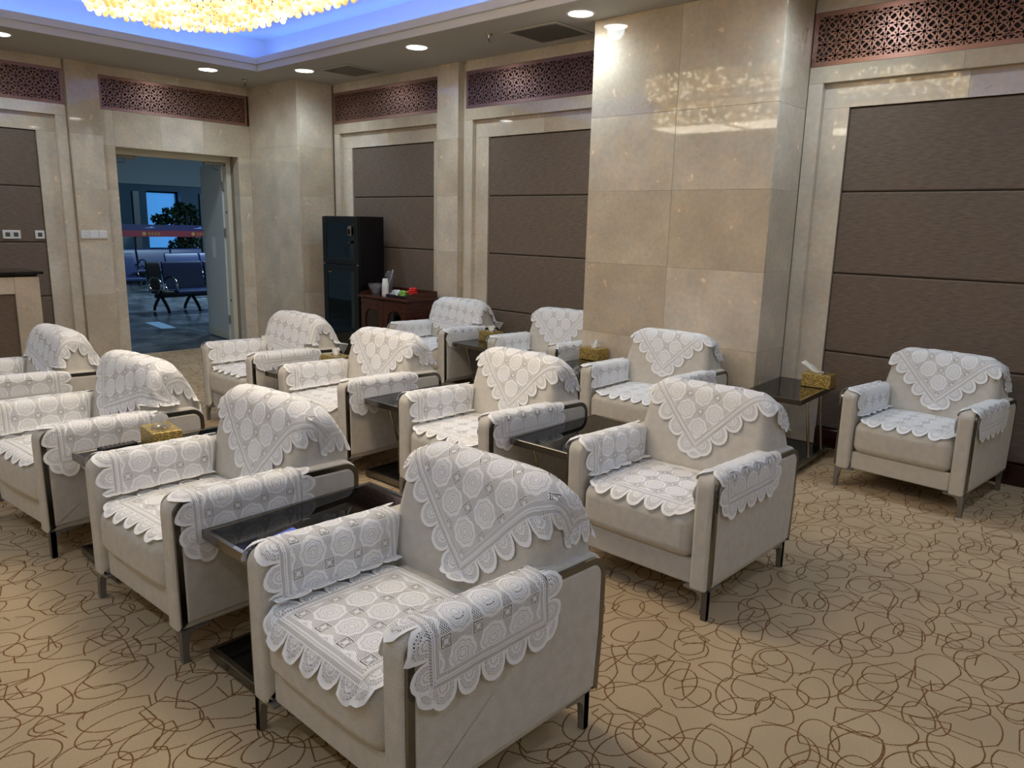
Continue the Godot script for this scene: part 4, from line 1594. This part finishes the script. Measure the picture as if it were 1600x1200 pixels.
	var blobs := [Vector4(-0.42, 1.62, 0, 0.24), Vector4(-0.15, 1.80, 0, 0.20), Vector4(0.12, 1.72, 0.1, 0.22), Vector4(-0.72, 1.45, 0, 0.20), Vector4(-0.2, 1.45, 0, 0.32), Vector4(0.3, 1.42, 0, 0.30), Vector4(0.72, 1.45, 0, 0.26), Vector4(0.98, 1.38, 0, 0.2), Vector4(0.0, 1.15, 0, 0.28), Vector4(0.0, 0.9, 0, 0.34), Vector4(0.3, 0.8, 0, 0.32), Vector4(-0.25, 0.75, 0, 0.28)]
	for q in blobs:
		for k in 170:
			var d: Vector3 = Vector3(rng.randfn(), rng.randfn(), rng.randfn()).normalized() * float(q.w) * pow(rng.randf(), 0.4)
			var p: Vector3 = Vector3(q.x, q.y, q.z) + d
			var bs := Basis.from_euler(Vector3(rng.randf() * TAU, rng.randf() * TAU, rng.randf() * TAU))
			var s := rng.randf_range(0.05, 0.085)
			m.quad(p - bs.x * s * 0.5, p - bs.y * s, p + bs.x * s * 0.5, p + bs.y * s)
	var fo := part("foliage", m.mesh(), M.leaf, pl)
	fo.set_meta("kind", "stuff")
	# pale sticker on the floor
	solo("floor_sticker", box1(Vector3(-0.10, 0, -0.40), Vector3(0.10, 0.003, 0.40), 0.001), M.sticker, "pale blue strip stuck on the slate floor of the hall", "sticker", "", Vector3(4.76, 0.0, -11.25), -0.12)
	# benches
	bench(Vector3(5.33, 0, -12.80), [0.26, 0.72, 0.72], true, "dark blue hall bench nearest the doorway, with chrome arm loops")
	bench(Vector3(4.60, 0, -15.9), [0.9, 0.9], false, "dark blue hall bench at left behind the nearest bench")
	bench(Vector3(7.0, 0, -15.9), [0.75, 0.75, 0.75], false, "dark blue hall bench at right behind the nearest bench")
	bench(Vector3(6.6, 0, -18.3), [0.8, 0.8, 0.8], false, "dark blue hall bench farthest back before the barrier belt")
	# windows of the hall give light; one soft lamp stands in for the row of ceiling panels out of view
	var lp := thing("hall_ceiling_light", "flat ceiling light panel of the hall, out of view", "ceiling light", Vector3(9.5, 4.19, -14.0))
	part("light_panel", rbox1(Vector3(-0.6, -0.02, -0.6), Vector3(0.6, 0.0, 0.6), 0.004, 1), M.lamp, lp)
	var l := AreaLight3D.new()
	l.name = "panel_light"
	l.area_size = Vector2(1.1, 1.1)
	l.light_energy = HALL_E
	l.light_color = Color(0.68, 0.87, 1.0)
	l.area_range = 20.0
	l.area_attenuation = 2.0
	l.shadow_enabled = true
	l.position = Vector3(0, -0.03, 0)
	l.rotation.x = -PI / 2
	lp.add_child(l)

func bench(at: Vector3, widths: Array, dark_first: bool, label: String) -> void:
	var b := thing("hall_bench", label, "bench", at, 0.0, "blue benches in the hall")
	var ends := [0.0]
	for i in widths.size():
		var w: float = widths[i]
		var x: float = ends[i]
		ends.append(x + w)
		var dark := dark_first and i == 0
		var m := MB.new()
		var o := round_poly(PackedVector2Array([Vector2(-0.17, 0.33), Vector2(-0.12, 0.33), Vector2(-0.22, 0.82), Vector2(-0.285, 0.82)]), 2)
		var pl := func(p: Vector3) -> Vector3: return Vector3(p.z, p.y, p.x)
		# outline lies in (z, y); depth along x
		var oo := PackedVector2Array()
		for q in o: oo.append(Vector2(-q.x, q.y))
		oo.reverse()
		m.slab(oo, x + 0.015, x + w - 0.015, 0.012, 2, func(p: Vector3) -> Vector3: return Vector3(p.z, p.y, -p.x))
		part("seat_back", m.mesh(), M.black_soft if dark else M.blue_seat, b)
		m = MB.new()
		m.rbox(Vector3(x + 0.015, 0.31, -0.12), Vector3(x + w - 0.015, 0.37, 0.34), 0.022, 3)
		part("seat_pad", m.mesh(), M.black_soft if dark else M.blue_seat, b)
	var m2 := MB.new()
	m2.rbox(Vector3(0.0, 0.25, 0.05), Vector3(ends[-1], 0.31, 0.13), 0.012, 2)
	part("beam", m2.mesh(), M.black_soft, b)
	for i in [0.10, 0.62]:
		var lg := MB.new()
		lg.tube(PackedVector3Array([Vector3(i, 0.02, 0.36), Vector3(i, 0.08, 0.33), Vector3(i, 0.18, 0.22), Vector3(i, 0.27, 0.10), Vector3(i, 0.27, 0.04), Vector3(i, 0.18, -0.08), Vector3(i, 0.08, -0.18), Vector3(i, 0.02, -0.21)]), 0.026, 8)
		part("leg", lg.mesh(), M.black_soft, b)
	for i in [0.0, ends[1], ends[-1]]:
		var am := MB.new()
		var pts := PackedVector3Array()
		for k in 17:
			var a := lerpf(-0.35 * PI, 1.35 * PI, k / 16.0)
			pts.append(Vector3(i, 0.46 + sin(a) * 0.13, 0.12 + cos(a) * 0.23))
		am.tube(pts, 0.017, 8)
		part("arm_loop", am.mesh(), M.steel, b)

# ---------------------------------------------------------------- tables and things on them
func make_table() -> Node3D:
	var t := thing("side_table", "", "side table", Vector3.ZERO, 0.0, "black glass side tables between the armchairs")
	var lx := 0.72
	var hz := 0.20
	var H := 0.50
	var m := MB.new()
	for e in [[0.0, lx, -hz, -hz + 0.018], [0.0, lx, hz - 0.018, hz], [0.0, 0.018, -hz + 0.018, hz - 0.018], [lx - 0.018, lx, -hz + 0.018, hz - 0.018]]:
		m.box(Vector3(e[0], H - 0.034, e[2]), Vector3(e[1], H, e[3]), 0.0015)
	part("top_frame", m.mesh(), M.strip, t)
	part("glass_top", box1(Vector3(0.016, H - 0.016, -hz + 0.016), Vector3(lx - 0.016, H - 0.002, hz - 0.016), 0.001), M.black_glass, t)
	m = MB.new()
	for e in [[0.0, lx, -hz, -hz + 0.022], [0.0, lx, hz - 0.022, hz], [0.0, 0.022, -hz + 0.022, hz - 0.022], [lx - 0.022, lx, -hz + 0.022, hz - 0.022]]:
		m.box(Vector3(e[0], 0.012, e[2]), Vector3(e[1], 0.05, e[3]), 0.0015)
	part("shelf_frame", m.mesh(), M.strip, t)
	part("glass_shelf", box1(Vector3(0.02, 0.034, -hz + 0.02), Vector3(lx - 0.02, 0.046, hz - 0.02), 0.001), M.black_glass, t)
	for e in [[0.16, hz - 0.012, 0.30, hz - 0.012], [0.44, hz - 0.012, 0.56, hz - 0.012], [0.16, -hz + 0.012, 0.30, -hz + 0.012], [0.44, -hz + 0.012, 0.56, -hz + 0.012]]:
		m = MB.new()
		m.tube(PackedVector3Array([Vector3(e[0], H - 0.03, e[1]), Vector3(e[2], 0.045, e[3])]), 0.009, 8)
		part("leg", m.mesh(), M.steel, t)
	m = MB.new()
	for x in [0.04, lx - 0.04]:
		for z in [-hz + 0.04, hz - 0.04]:
			m.box(Vector3(x - 0.015, 0, z - 0.015), Vector3(x + 0.015, 0.013, z + 0.015))
	part("foot_pads", m.mesh(), M.black_soft, t)
	return t

func build_furniture() -> void:
	var pt := make_table()
	var T := [
		["black glass side table in the nearest row, with a blue card on it", Vector3(1.115, 0, -2.225), 0.0],
		["black glass side table in the nearest row, with a gold tissue box and remote", Vector3(1.115, 0, -3.465), 0.0],
		["black glass side table at far left, hidden between the last nearest-row armchairs", Vector3(1.115, 0, -4.80), 0.0],
		["black glass side table between the first and second middle-row armchairs", Vector3(2.745, 0, -2.275), 0.0],
		["black glass side table between the second and third middle-row armchairs", Vector3(2.745, 0, -3.472), 0.0],
		["black glass side table beside the armchair nearest the doorway", Vector3(2.755, 0, -4.635), 0.0],
		["black glass side table standing in the recess right of the marble pier", Vector3(4.725, 0, -1.975), 3.0],
		["black glass side table against the left side of the marble pier", Vector3(4.335, 0, -3.46), 0.0],
		["black glass side table between the two armchairs left of the marble pier", Vector3(4.70, 0, -4.765), 0.0],
	]
	var first := true
	for e in T:
		var t := pt
		if not first:
			t = pt.duplicate()
			t.name = numbered("side_table")
			add_child(t)
		first = false
		t.position = e[1]
		t.rotation_degrees.y = e[2]
		t.set_meta("label", e[0])
	# tissue boxes
	var B := [
		["gold tissue box beside the black remote control on the nearest-row table", Vector3(1.443, 0.50, -3.485), -0.12, 0],
		["gold tissue box by the armchair nearest the doorway", Vector3(3.20, 0.50, -4.61), 0.05, 1],
		["gold tissue box on the table right of the marble pier", Vector3(5.28, 0.50, -1.875), 0.05, 2],
		["gold tissue box against the left edge of the marble pier", Vector3(4.965, 0.50, -3.575), 0.0, 3],
		["gold tissue box beside the armchair next to the wooden cabinet", Vector3(5.02, 0.50, -4.78), 0.0, 1],
	]
	for e in B:
		var b := thing("tissue_box", e[0], "tissue box", e[1], e[2], "gold tissue boxes on the side tables")
		part("box", rbox1(Vector3(-0.065, 0.0, -0.098), Vector3(0.065, 0.095, 0.098), 0.004, 2), M.gold, b)
		var m := MB.new()
		m.lathe(Vector3(0, 0.0955, 0), [Vector2(0.036, -0.002), Vector2(0.040, 0.003), Vector2(0.030, 0.003), Vector2(0.026, -0.001)], 20)
		part("ring", m.mesh(), M.steel, b)
		part("tissue", tissue(int(e[3])), M.tissue, b)
	# black remote control and blue card
	var r := thing("remote_control", "black remote control lying beside the gold tissue box", "remote control", Vector3(1.29, 0.50, -3.60), 0.05)
	part("body", rbox1(Vector3(-0.085, 0.0, -0.022), Vector3(0.085, 0.018, 0.022), 0.007, 3), M.black_soft, r)
	var bm := rbox1(Vector3(-0.005, 0.0, -0.004), Vector3(0.005, 0.003, 0.004), 0.0015, 1)
	for i in 7:
		for j in 3:
			var k := part("button", bm, M.switch_grey, r)
			k.position = Vector3(-0.066 + i * 0.02, 0.0172, -0.012 + j * 0.012)
	var cd := thing("blue_card", "blue folded card lying on the nearest black glass table", "card", Vector3(1.235, 0.50, -2.115), 0.2)
	var m := MB.new()
	m.box(Vector3(-0.10, 0.0, -0.055), Vector3(0.10, 0.002, 0.055))
	m.quad(Vector3(-0.10, 0.002, 0.055), Vector3(0.10, 0.002, 0.055), Vector3(0.10, 0.018, -0.05), Vector3(-0.10, 0.018, -0.05))
	m.quad(Vector3(-0.10, 0.0195, -0.05), Vector3(0.10, 0.0195, -0.05), Vector3(0.10, 0.0035, 0.055), Vector3(-0.10, 0.0035, 0.055))
	part("sheet", m.mesh(), M.blue_card, cd)
	part("white_line", box1(Vector3(-0.085, 0.0125, 0.0), Vector3(0.085, 0.014, 0.006)), M.white, cd)
	build_fridge()
	build_cabinet()
	build_counter()
	build_switches()

func tissue(k: int) -> ArrayMesh:
	var m := MB.new()
	var n := 13
	var rows := 8
	var pts := []
	for j in rows:
		var v := float(j) / (rows - 1)
		for i in n:
			var u := float(i) / (n - 1) - 0.5
			var wv: float = [0.055, 0.065, 0.10, 0.06][k]
			var hh: float = [0.075, 0.06, 0.085, 0.075][k]
			var x := 0.016 * sin(u * 9.0 + k) * v + 0.012 * sin(u * 21.0 + v * 3.0) * v
			var lean: float = [0.02, 0.01, -0.05, 0.03][k]
			var y := 0.09 + hh * v * (1.0 - (0.75 if k == 2 else 0.35) * absf(u + (0.35 if k == 2 else 0.0)) * 1.4) + 0.006 * sin(u * 17.0)
			pts.append(Vector3(x, y, u * lerpf(0.02, wv * 1.5, sqrt(v)) + lean * v))
	for j in rows - 1:
		for i in n - 1:
			var a: Vector3 = pts[j * n + i]
			var b: Vector3 = pts[j * n + i + 1]
			var c: Vector3 = pts[(j + 1) * n + i + 1]
			var d: Vector3 = pts[(j + 1) * n + i]
			m.quad(a, b, c, d)
			var o := Vector3(0.0012, 0, 0)
			m.quad(d + o, c + o, b + o, a + o)
	return m.mesh()

func build_fridge() -> void:
	# tall black glass-fronted cabinet; its front faces -x
	var f := thing("glass_door_fridge", "tall black two-door glass-fronted cooler beside the wooden cabinet", "fridge", Vector3(5.10, 0, -7.22))
	var D := 0.36
	var hw := 0.33
	var H := 1.61
	var m := MB.new()
	m.box(Vector3(0.03, 0.0, -hw), Vector3(D, H, -hw + 0.02), 0.002)
	m.box(Vector3(0.03, 0.0, hw - 0.02), Vector3(D, H, hw), 0.002)
	m.box(Vector3(0.03, H - 0.03, -hw + 0.02), Vector3(D, H, hw - 0.02), 0.002)
	m.box(Vector3(0.03, 0.0, -hw + 0.02), Vector3(D, 0.08, hw - 0.02), 0.002)
	m.box(Vector3(0.03, 1.06, -hw + 0.02), Vector3(D, 1.10, hw - 0.02), 0.002)
	m.box(Vector3(D - 0.02, 0.08, -hw + 0.02), Vector3(D, H - 0.03, hw - 0.02))
	part("body", m.mesh(), M.fridge, f)
	for e in [[0.05, 1.075, 0.08], [1.085, 1.605, 0.07]]:
		m = MB.new()
		var y0: float = e[0]
		var y1: float = e[1]
		var w: float = e[2]
		m.box(Vector3(0.0, y0, -hw), Vector3(0.03, y1, -hw + w), 0.003)
		m.box(Vector3(0.0, y0, hw - w), Vector3(0.03, y1, hw), 0.003)
		m.box(Vector3(0.0, y0, -hw + w), Vector3(0.03, y0 + 0.06, hw - w), 0.003)
		m.box(Vector3(0.0, y1 - 0.07, -hw + w), Vector3(0.03, y1, hw - w), 0.003)
		var d := part("door", m.mesh(), M.fridge, f)
		part("door_glass", box1(Vector3(0.006, y0 + 0.055, -hw + w - 0.005), Vector3(0.010, y1 - 0.065, hw - w + 0.005)), M.smoke, d)
		if y0 > 1.0:
			part("lock_plate", rbox1(Vector3(-0.012, 1.40, hw - 0.165), Vector3(0.0, 1.50, hw - 0.105), 0.008, 2), M.leg, d)
			m = MB.new()
			m.rbox(Vector3(-0.035, 1.415, hw - 0.155), Vector3(-0.010, 1.475, hw - 0.115), 0.012, 3)
			part("handle_knob", m.mesh(), M.black, d)
			m = MB.new()
			m.rbox(Vector3(-0.022, 1.315, hw - 0.150), Vector3(-0.002, 1.345, hw - 0.105), 0.009, 3)
			part("latch", m.mesh(), M.black, d)
			part("rim_shine", rbox1(Vector3(-0.0235, 1.318, hw - 0.146), Vector3(-0.0215, 1.323, hw - 0.109), 0.001, 1), M.leg, d)
		else:
			part("name_strip", box1(Vector3(-0.001, 0.985, -hw + 0.10), Vector3(0.0, 0.992, -hw + 0.165)), M.gold_mark, d)
	# wire racks
	for y in [0.36, 0.62, 0.86, 1.25]:
		m = MB.new()
		for i in 9:
			var z := lerpf(-hw + 0.03, hw - 0.03, i / 8.0)
			m.tube(PackedVector3Array([Vector3(0.05, y, z), Vector3(D - 0.03, y, z)]), 0.0025, 5, false)
		m.tube(PackedVector3Array([Vector3(0.05, y, -hw + 0.025), Vector3(0.05, y, hw - 0.025)]), 0.004, 5, false)
		m.tube(PackedVector3Array([Vector3(0.05, y + 0.03, -hw + 0.025), Vector3(0.05, y + 0.03, hw - 0.025)]), 0.003, 5, false)
		part("wire_rack", m.mesh(), M.steel, f)
	m = MB.new()
	for y in [1.08]:
		m.rbox(Vector3(-0.004, 1.072, -hw - 0.006), Vector3(0.04, 1.088, -hw + 0.04), 0.004, 1)
		m.rbox(Vector3(-0.004, 1.072, hw - 0.02), Vector3(0.01, 1.088, hw + 0.004), 0.004, 1)
	part("hinge", m.mesh(), M.steel, f)
	# upright cups standing in the racks
	for e in [[0.62, -0.05], [0.62, 0.06], [0.36, 0.03], [1.25, -0.08], [1.25, 0.05]]:
		m = MB.new()
		m.lathe(Vector3.ZERO, [Vector2(0.001, 0.0), Vector2(0.028, 0.0), Vector2(0.036, 0.09), Vector2(0.034, 0.09), Vector2(0.026, 0.004)], 14)
		solo("steel_cup", m.mesh(), M.steel, "cup standing on a wire rack inside the black cooler", "cup", "cups inside the black cooler", f.position + Vector3(0.14, float(e[0]) + 0.004, e[1]))

func build_cabinet() -> void:
	var P := Vector3(5.00, 0, -6.34)
	var c := thing("wooden_cabinet", "dark red-brown wooden cabinet with arched glass doors beside the cooler", "cabinet", P)
	var hz := 0.39
	var D := 0.41
	var H := 0.76
	var m := MB.new()
	m.box(Vector3(0.02, 0.06, -hz + 0.015), Vector3(D, H, -hz + 0.04), 0.002)
	m.box(Vector3(0.02, 0.06, hz - 0.04), Vector3(D, H, hz - 0.015), 0.002)
	m.box(Vector3(D - 0.02, 0.06, -hz + 0.04), Vector3(D, H, hz - 0.04))
	m.box(Vector3(0.02, 0.06, -hz + 0.04), Vector3(D - 0.02, 0.09, hz - 0.04))
	m.box(Vector3(0.04, 0.40, -hz + 0.04), Vector3(D - 0.02, 0.415, hz - 0.04))
	part("carcass", m.mesh(), M.wood, c)
	part("plinth", box1(Vector3(0.01, 0.0, -hz), Vector3(D, 0.065, hz), 0.006), M.wood, c)
	part("side_inset", rbox1(Vector3(0.07, 0.12, hz - 0.017), Vector3(D - 0.05, 0.70, hz - 0.008), 0.004, 2), M.wood, c)
	part("top", rbox1(Vector3(-0.02, H, -hz - 0.02), Vector3(D + 0.01, H + 0.028, hz + 0.02), 0.010, 3), M.wood, c)
	# raised gallery: low at the sides, stepping up at the back
	m = MB.new()
	var y := H + 0.026
	m.extrude(PackedVector2Array([Vector2(0.02, y), Vector2(D, y), Vector2(D, y + 0.075), Vector2(0.16, y + 0.065), Vector2(0.10, y + 0.035), Vector2(0.02, y + 0.028)]), -hz - 0.005, -hz + 0.012, func(p: Vector3) -> Vector3: return p)
	m.extrude(PackedVector2Array([Vector2(0.0, y), Vector2(D, y), Vector2(D, y + 0.065), Vector2(0.0, y + 0.05)]), hz - 0.012, hz + 0.005, func(p: Vector3) -> Vector3: return p)
	m.box(Vector3(D - 0.018, y, -hz), Vector3(D, y + 0.07, hz), 0.003)
	part("gallery", m.mesh(), M.wood, c)
	# arched glazed doors
	for s in [-1.0, 1.0]:
		var z0 := -hz + 0.018 if s < 0 else 0.003
		var z1 := -0.003 if s < 0 else hz - 0.018
		var a := z0 + 0.07
		var b := z1 - 0.07
		m = MB.new()
		m.box(Vector3(0, 0.075, z0), Vector3(0.02, H - 0.01, a), 0.002)
		m.box(Vector3(0, 0.075, b), Vector3(0.02, H - 0.01, z1), 0.002)
		m.box(Vector3(0, 0.075, a), Vector3(0.02, 0.16, b), 0.002)
		var n := 12
		for i in n:
			var p0 := lerpf(a, b, float(i) / n)
			var p1 := lerpf(a, b, float(i + 1) / n)
			var cy := 0.55
			var rr := (b - a) / 2
			var h0 := cy + sqrt(maxf(0.0, rr * rr - pow(p0 - (a + b) / 2, 2.0))) * 0.9
			var h1 := cy + sqrt(maxf(0.0, rr * rr - pow(p1 - (a + b) / 2, 2.0))) * 0.9
			var q := [Vector3(0, h0, p0), Vector3(0, h1, p1), Vector3(0, H - 0.01, p1), Vector3(0, H - 0.01, p0)]
			m.quad(q[0], q[1], q[2], q[3])
			var e := Vector3(0.02, 0, 0)
			m.quad(q[1], q[0], q[0] + e, q[1] + e)
		var d := part("door", m.mesh(), M.wood, c)
		part("door_glass", box1(Vector3(0.010, 0.15, a - 0.004), Vector3(0.013, H - 0.06, b + 0.004)), M.smoke, d)
		m = MB.new()
		m.tube(PackedVector3Array([Vector3(-0.012, 0.37, s * 0.022), Vector3(-0.02, 0.345, s * 0.022), Vector3(-0.016, 0.31, s * 0.030)]), 0.006, 6)
		m.rbox(Vector3(-0.012, 0.355, s * 0.022 - 0.008), Vector3(0.0, 0.385, s * 0.022 + 0.008), 0.003, 1)
		part("door_pull", m.mesh(), M.steel, d)
	# things on the top
	var top := H + 0.029
	m = MB.new()
	m.lathe(Vector3.ZERO, [Vector2(0.001, 0.0), Vector2(0.035, 0.0), Vector2(0.04, 0.008), Vector2(0.075, 0.085), Vector2(0.083, 0.115), Vector2(0.078, 0.115), Vector2(0.07, 0.09), Vector2(0.035, 0.016), Vector2(0.001, 0.013)], 24)
	solo("glass_bowl", m.mesh(), M.glass, "cut glass bowl standing on the wooden cabinet", "bowl", "", P + Vector3(0.12, top, -0.27))
	for k in 6:
		m = MB.new()
		m.lathe(Vector3.ZERO, [Vector2(0.001, 0.0), Vector2(0.027, 0.0), Vector2(0.037, 0.085), Vector2(0.0385, 0.087), Vector2(0.035, 0.087), Vector2(0.025, 0.004), Vector2(0.001, 0.004)], 18)
		var cup := solo("paper_cup", m.mesh(), M.white, "white paper cup in the stack on the wooden cabinet", "cup", "stacked white paper cups", P + Vector3(0.12, top + 0.085 + k * 0.018 + 0.003, -0.105))
		cup.rotation.x = PI
	# clear lidded tumbler with a straw behind the stack
	var tb := thing("clear_tumbler", "clear tumbler with a dome lid and straw behind the paper cups", "tumbler", P + Vector3(0.28, top, -0.23))
	m = MB.new()
	m.lathe(Vector3.ZERO, [Vector2(0.001, 0.0), Vector2(0.03, 0.0), Vector2(0.045, 0.19), Vector2(0.043, 0.19), Vector2(0.028, 0.004), Vector2(0.001, 0.004)], 20)
	part("cup", m.mesh(), M.glass, tb)
	m = MB.new()
	m.lathe(Vector3.ZERO, [Vector2(0.050, 0.188), Vector2(0.052, 0.198), Vector2(0.046, 0.22), Vector2(0.028, 0.245), Vector2(0.012, 0.25), Vector2(0.010, 0.248), Vector2(0.027, 0.242), Vector2(0.044, 0.218), Vector2(0.049, 0.197)], 20)
	part("lid", m.mesh(), M.glass, tb)
	m = MB.new()
	m.tube(PackedVector3Array([Vector3(-0.01, 0.05, -0.02), Vector3(0.01, 0.26, 0.045)]), 0.005, 8)
	part("straw", m.mesh(), M.white, tb)
	# shallow tray of sweets and fruit
	var tr := thing("snack_tray", "dark shallow tray holding sweets on the wooden cabinet", "tray", P + Vector3(0.17, top, 0.19))
	m = MB.new()
	m.rbox(Vector3(-0.13, 0.0, -0.19), Vector3(0.13, 0.008, 0.17), 0.004, 2)
	for e in [[-0.13, -0.122, -0.19, 0.17], [0.122, 0.13, -0.19, 0.17], [-0.122, 0.122, -0.19, -0.182], [-0.122, 0.122, 0.162, 0.17]]:
		m.box(Vector3(e[0], 0.006, e[2]), Vector3(e[1], 0.026, e[3]), 0.002)
	part("tray", m.mesh(), M.black_soft, tr)
	var kinds := [
		[26, Vector3(-0.055, 0.018, -0.095), Vector2(0.05, 0.07), rgb8(225, 228, 236), "sweet", "small white-wrapped sweet in the tray on the cabinet", "white wrapped sweets in the tray"],
		[16, Vector3(-0.06, 0.018, 0.0), Vector2(0.04, 0.045), rgb8(150, 205, 90), "sweet", "small green-wrapped sweet in the tray on the cabinet", "green wrapped sweets in the tray"],
		[22, Vector3(0.02, 0.05, 0.07), Vector2(0.06, 0.06), rgb8(208, 30, 30), "sweet", "small red-wrapped sweet heaped in the tray on the cabinet", "red wrapped sweets in the tray"],
		[14, Vector3(0.02, 0.018, 0.05), Vector2(0.07, 0.10), rgb8(214, 130, 80), "sweet", "small orange-wrapped sweet under the red ones in the tray", "orange wrapped sweets in the tray"],
	]
	for k in kinds:
		var mt := mat(k[3], 0.3)
		var sw := MB.new()
		sw.rbox(Vector3(-0.020, -0.012, -0.013), Vector3(0.020, 0.012, 0.013), 0.0105, 3)
		for s in [-1.0, 1.0]:
			sw.quad(Vector3(s * 0.019, 0, 0), Vector3(s * 0.036, 0.006, -0.014), Vector3(s * 0.033, -0.003, 0.0), Vector3(s * 0.036, 0.006, 0.014))
		var mesh := sw.mesh()
		for i in k[0]:
			var c0: Vector3 = k[1]
			var sp: Vector2 = k[2]
			var lay: int = int(i) % (3 if int(k[0]) > 10 else 2)
			var rad: float = sqrt(rng.randf()) * (1.0 - 0.25 * lay)
			var an := rng.randf() * TAU
			var o := solo("wrapped_sweet", mesh, mt, k[5], k[4], k[6], tr.position + c0 + Vector3(cos(an) * rad * sp.x, 0.004 + lay * 0.019, sin(an) * rad * sp.y), rng.randf() * TAU)
			o.rotation.z = rng.randf_range(-0.3, 0.3)

func build_counter() -> void:
	# end of a reception counter at the left edge
	var z := -7.90
	var x1 := 2.28
	var y := 1.03
	var c := thing("reception_counter", "beige marble reception counter with a black top at the left edge", "counter", Vector3(x1 - 0.9, 0, z))
	var w := 0.9
	var m := MB.new()
	m.rbox(Vector3(-w, y - 0.012, -0.58), Vector3(w + 0.03, y + 0.012, 0.04), 0.006, 2)
	part("black_top", m.mesh(), M.black_glass, c)
	m = MB.new()
	m.box(Vector3(w - 0.20, 0.0, -0.55), Vector3(w, y - 0.035, 0.0), 0.003)
	part("marble_post", m.mesh(), M.marble_b, c)
	m = MB.new()
	m.box(Vector3(-w, y - 0.185, -0.55), Vector3(w - 0.201, y - 0.035, 0.0), 0.003)
	part("marble_rail", m.mesh(), M.marble, c)
	part("shadow_gap", box1(Vector3(-w, y - 0.036, -0.54), Vector3(w - 0.01, y - 0.010, -0.012)), M.gap, c)
	part("cloth_panel", rbox1(Vector3(-w, 0.02, -0.10), Vector3(w - 0.202, y - 0.188, -0.03), 0.004, 2), M.cloth, c)

func build_switches() -> void:
	var zf := ZL - 0.062
	for i in 3:
		var x: float = [2.435, 2.362, 2.652][i]
		var s := thing("wall_switch", ["leftmost of three small square white wall controls on brown cloth", "middle of three small square white wall controls on brown cloth", "rightmost of three small square white wall controls on brown cloth"][i], "switch", Vector3(x, 1.347, zf), 0.0, "square wall controls at the left")
		var m := MB.new()
		m.rbox(Vector3(-0.043, -0.043, 0.0), Vector3(0.043, 0.043, 0.011), 0.005, 2)
		part("plate", m.mesh(), M.switch_white, s)
		part("display", rbox1(Vector3(-0.021, -0.021, 0.010), Vector3(0.021, 0.021, 0.0125), 0.001, 1), M.switch_grey, s)
	var p := thing("triple_switch_plate", "long white triple switch plate on the marble beside the doorway", "switch", Vector3(3.147, 1.352, ZL + 0.03))
	for i in 3:
		var x := (i - 1) * 0.088
		part("plate", rbox1(Vector3(x - 0.0435, -0.043, 0.0), Vector3(x + 0.0435, 0.043, 0.010), 0.004, 2), M.switch_white, p)
		if i:
			part("rocker", rbox1(Vector3(x - 0.036, -0.034, 0.009), Vector3(x + 0.036, 0.034, 0.0125), 0.002, 2), M.white, p)
		else:
			var m := MB.new()
			m.rbox(Vector3(x - 0.006, -0.008, 0.009), Vector3(x + 0.012, 0.008, 0.016), 0.004, 2)
			part("indicator", m.mesh(), M.white, p)
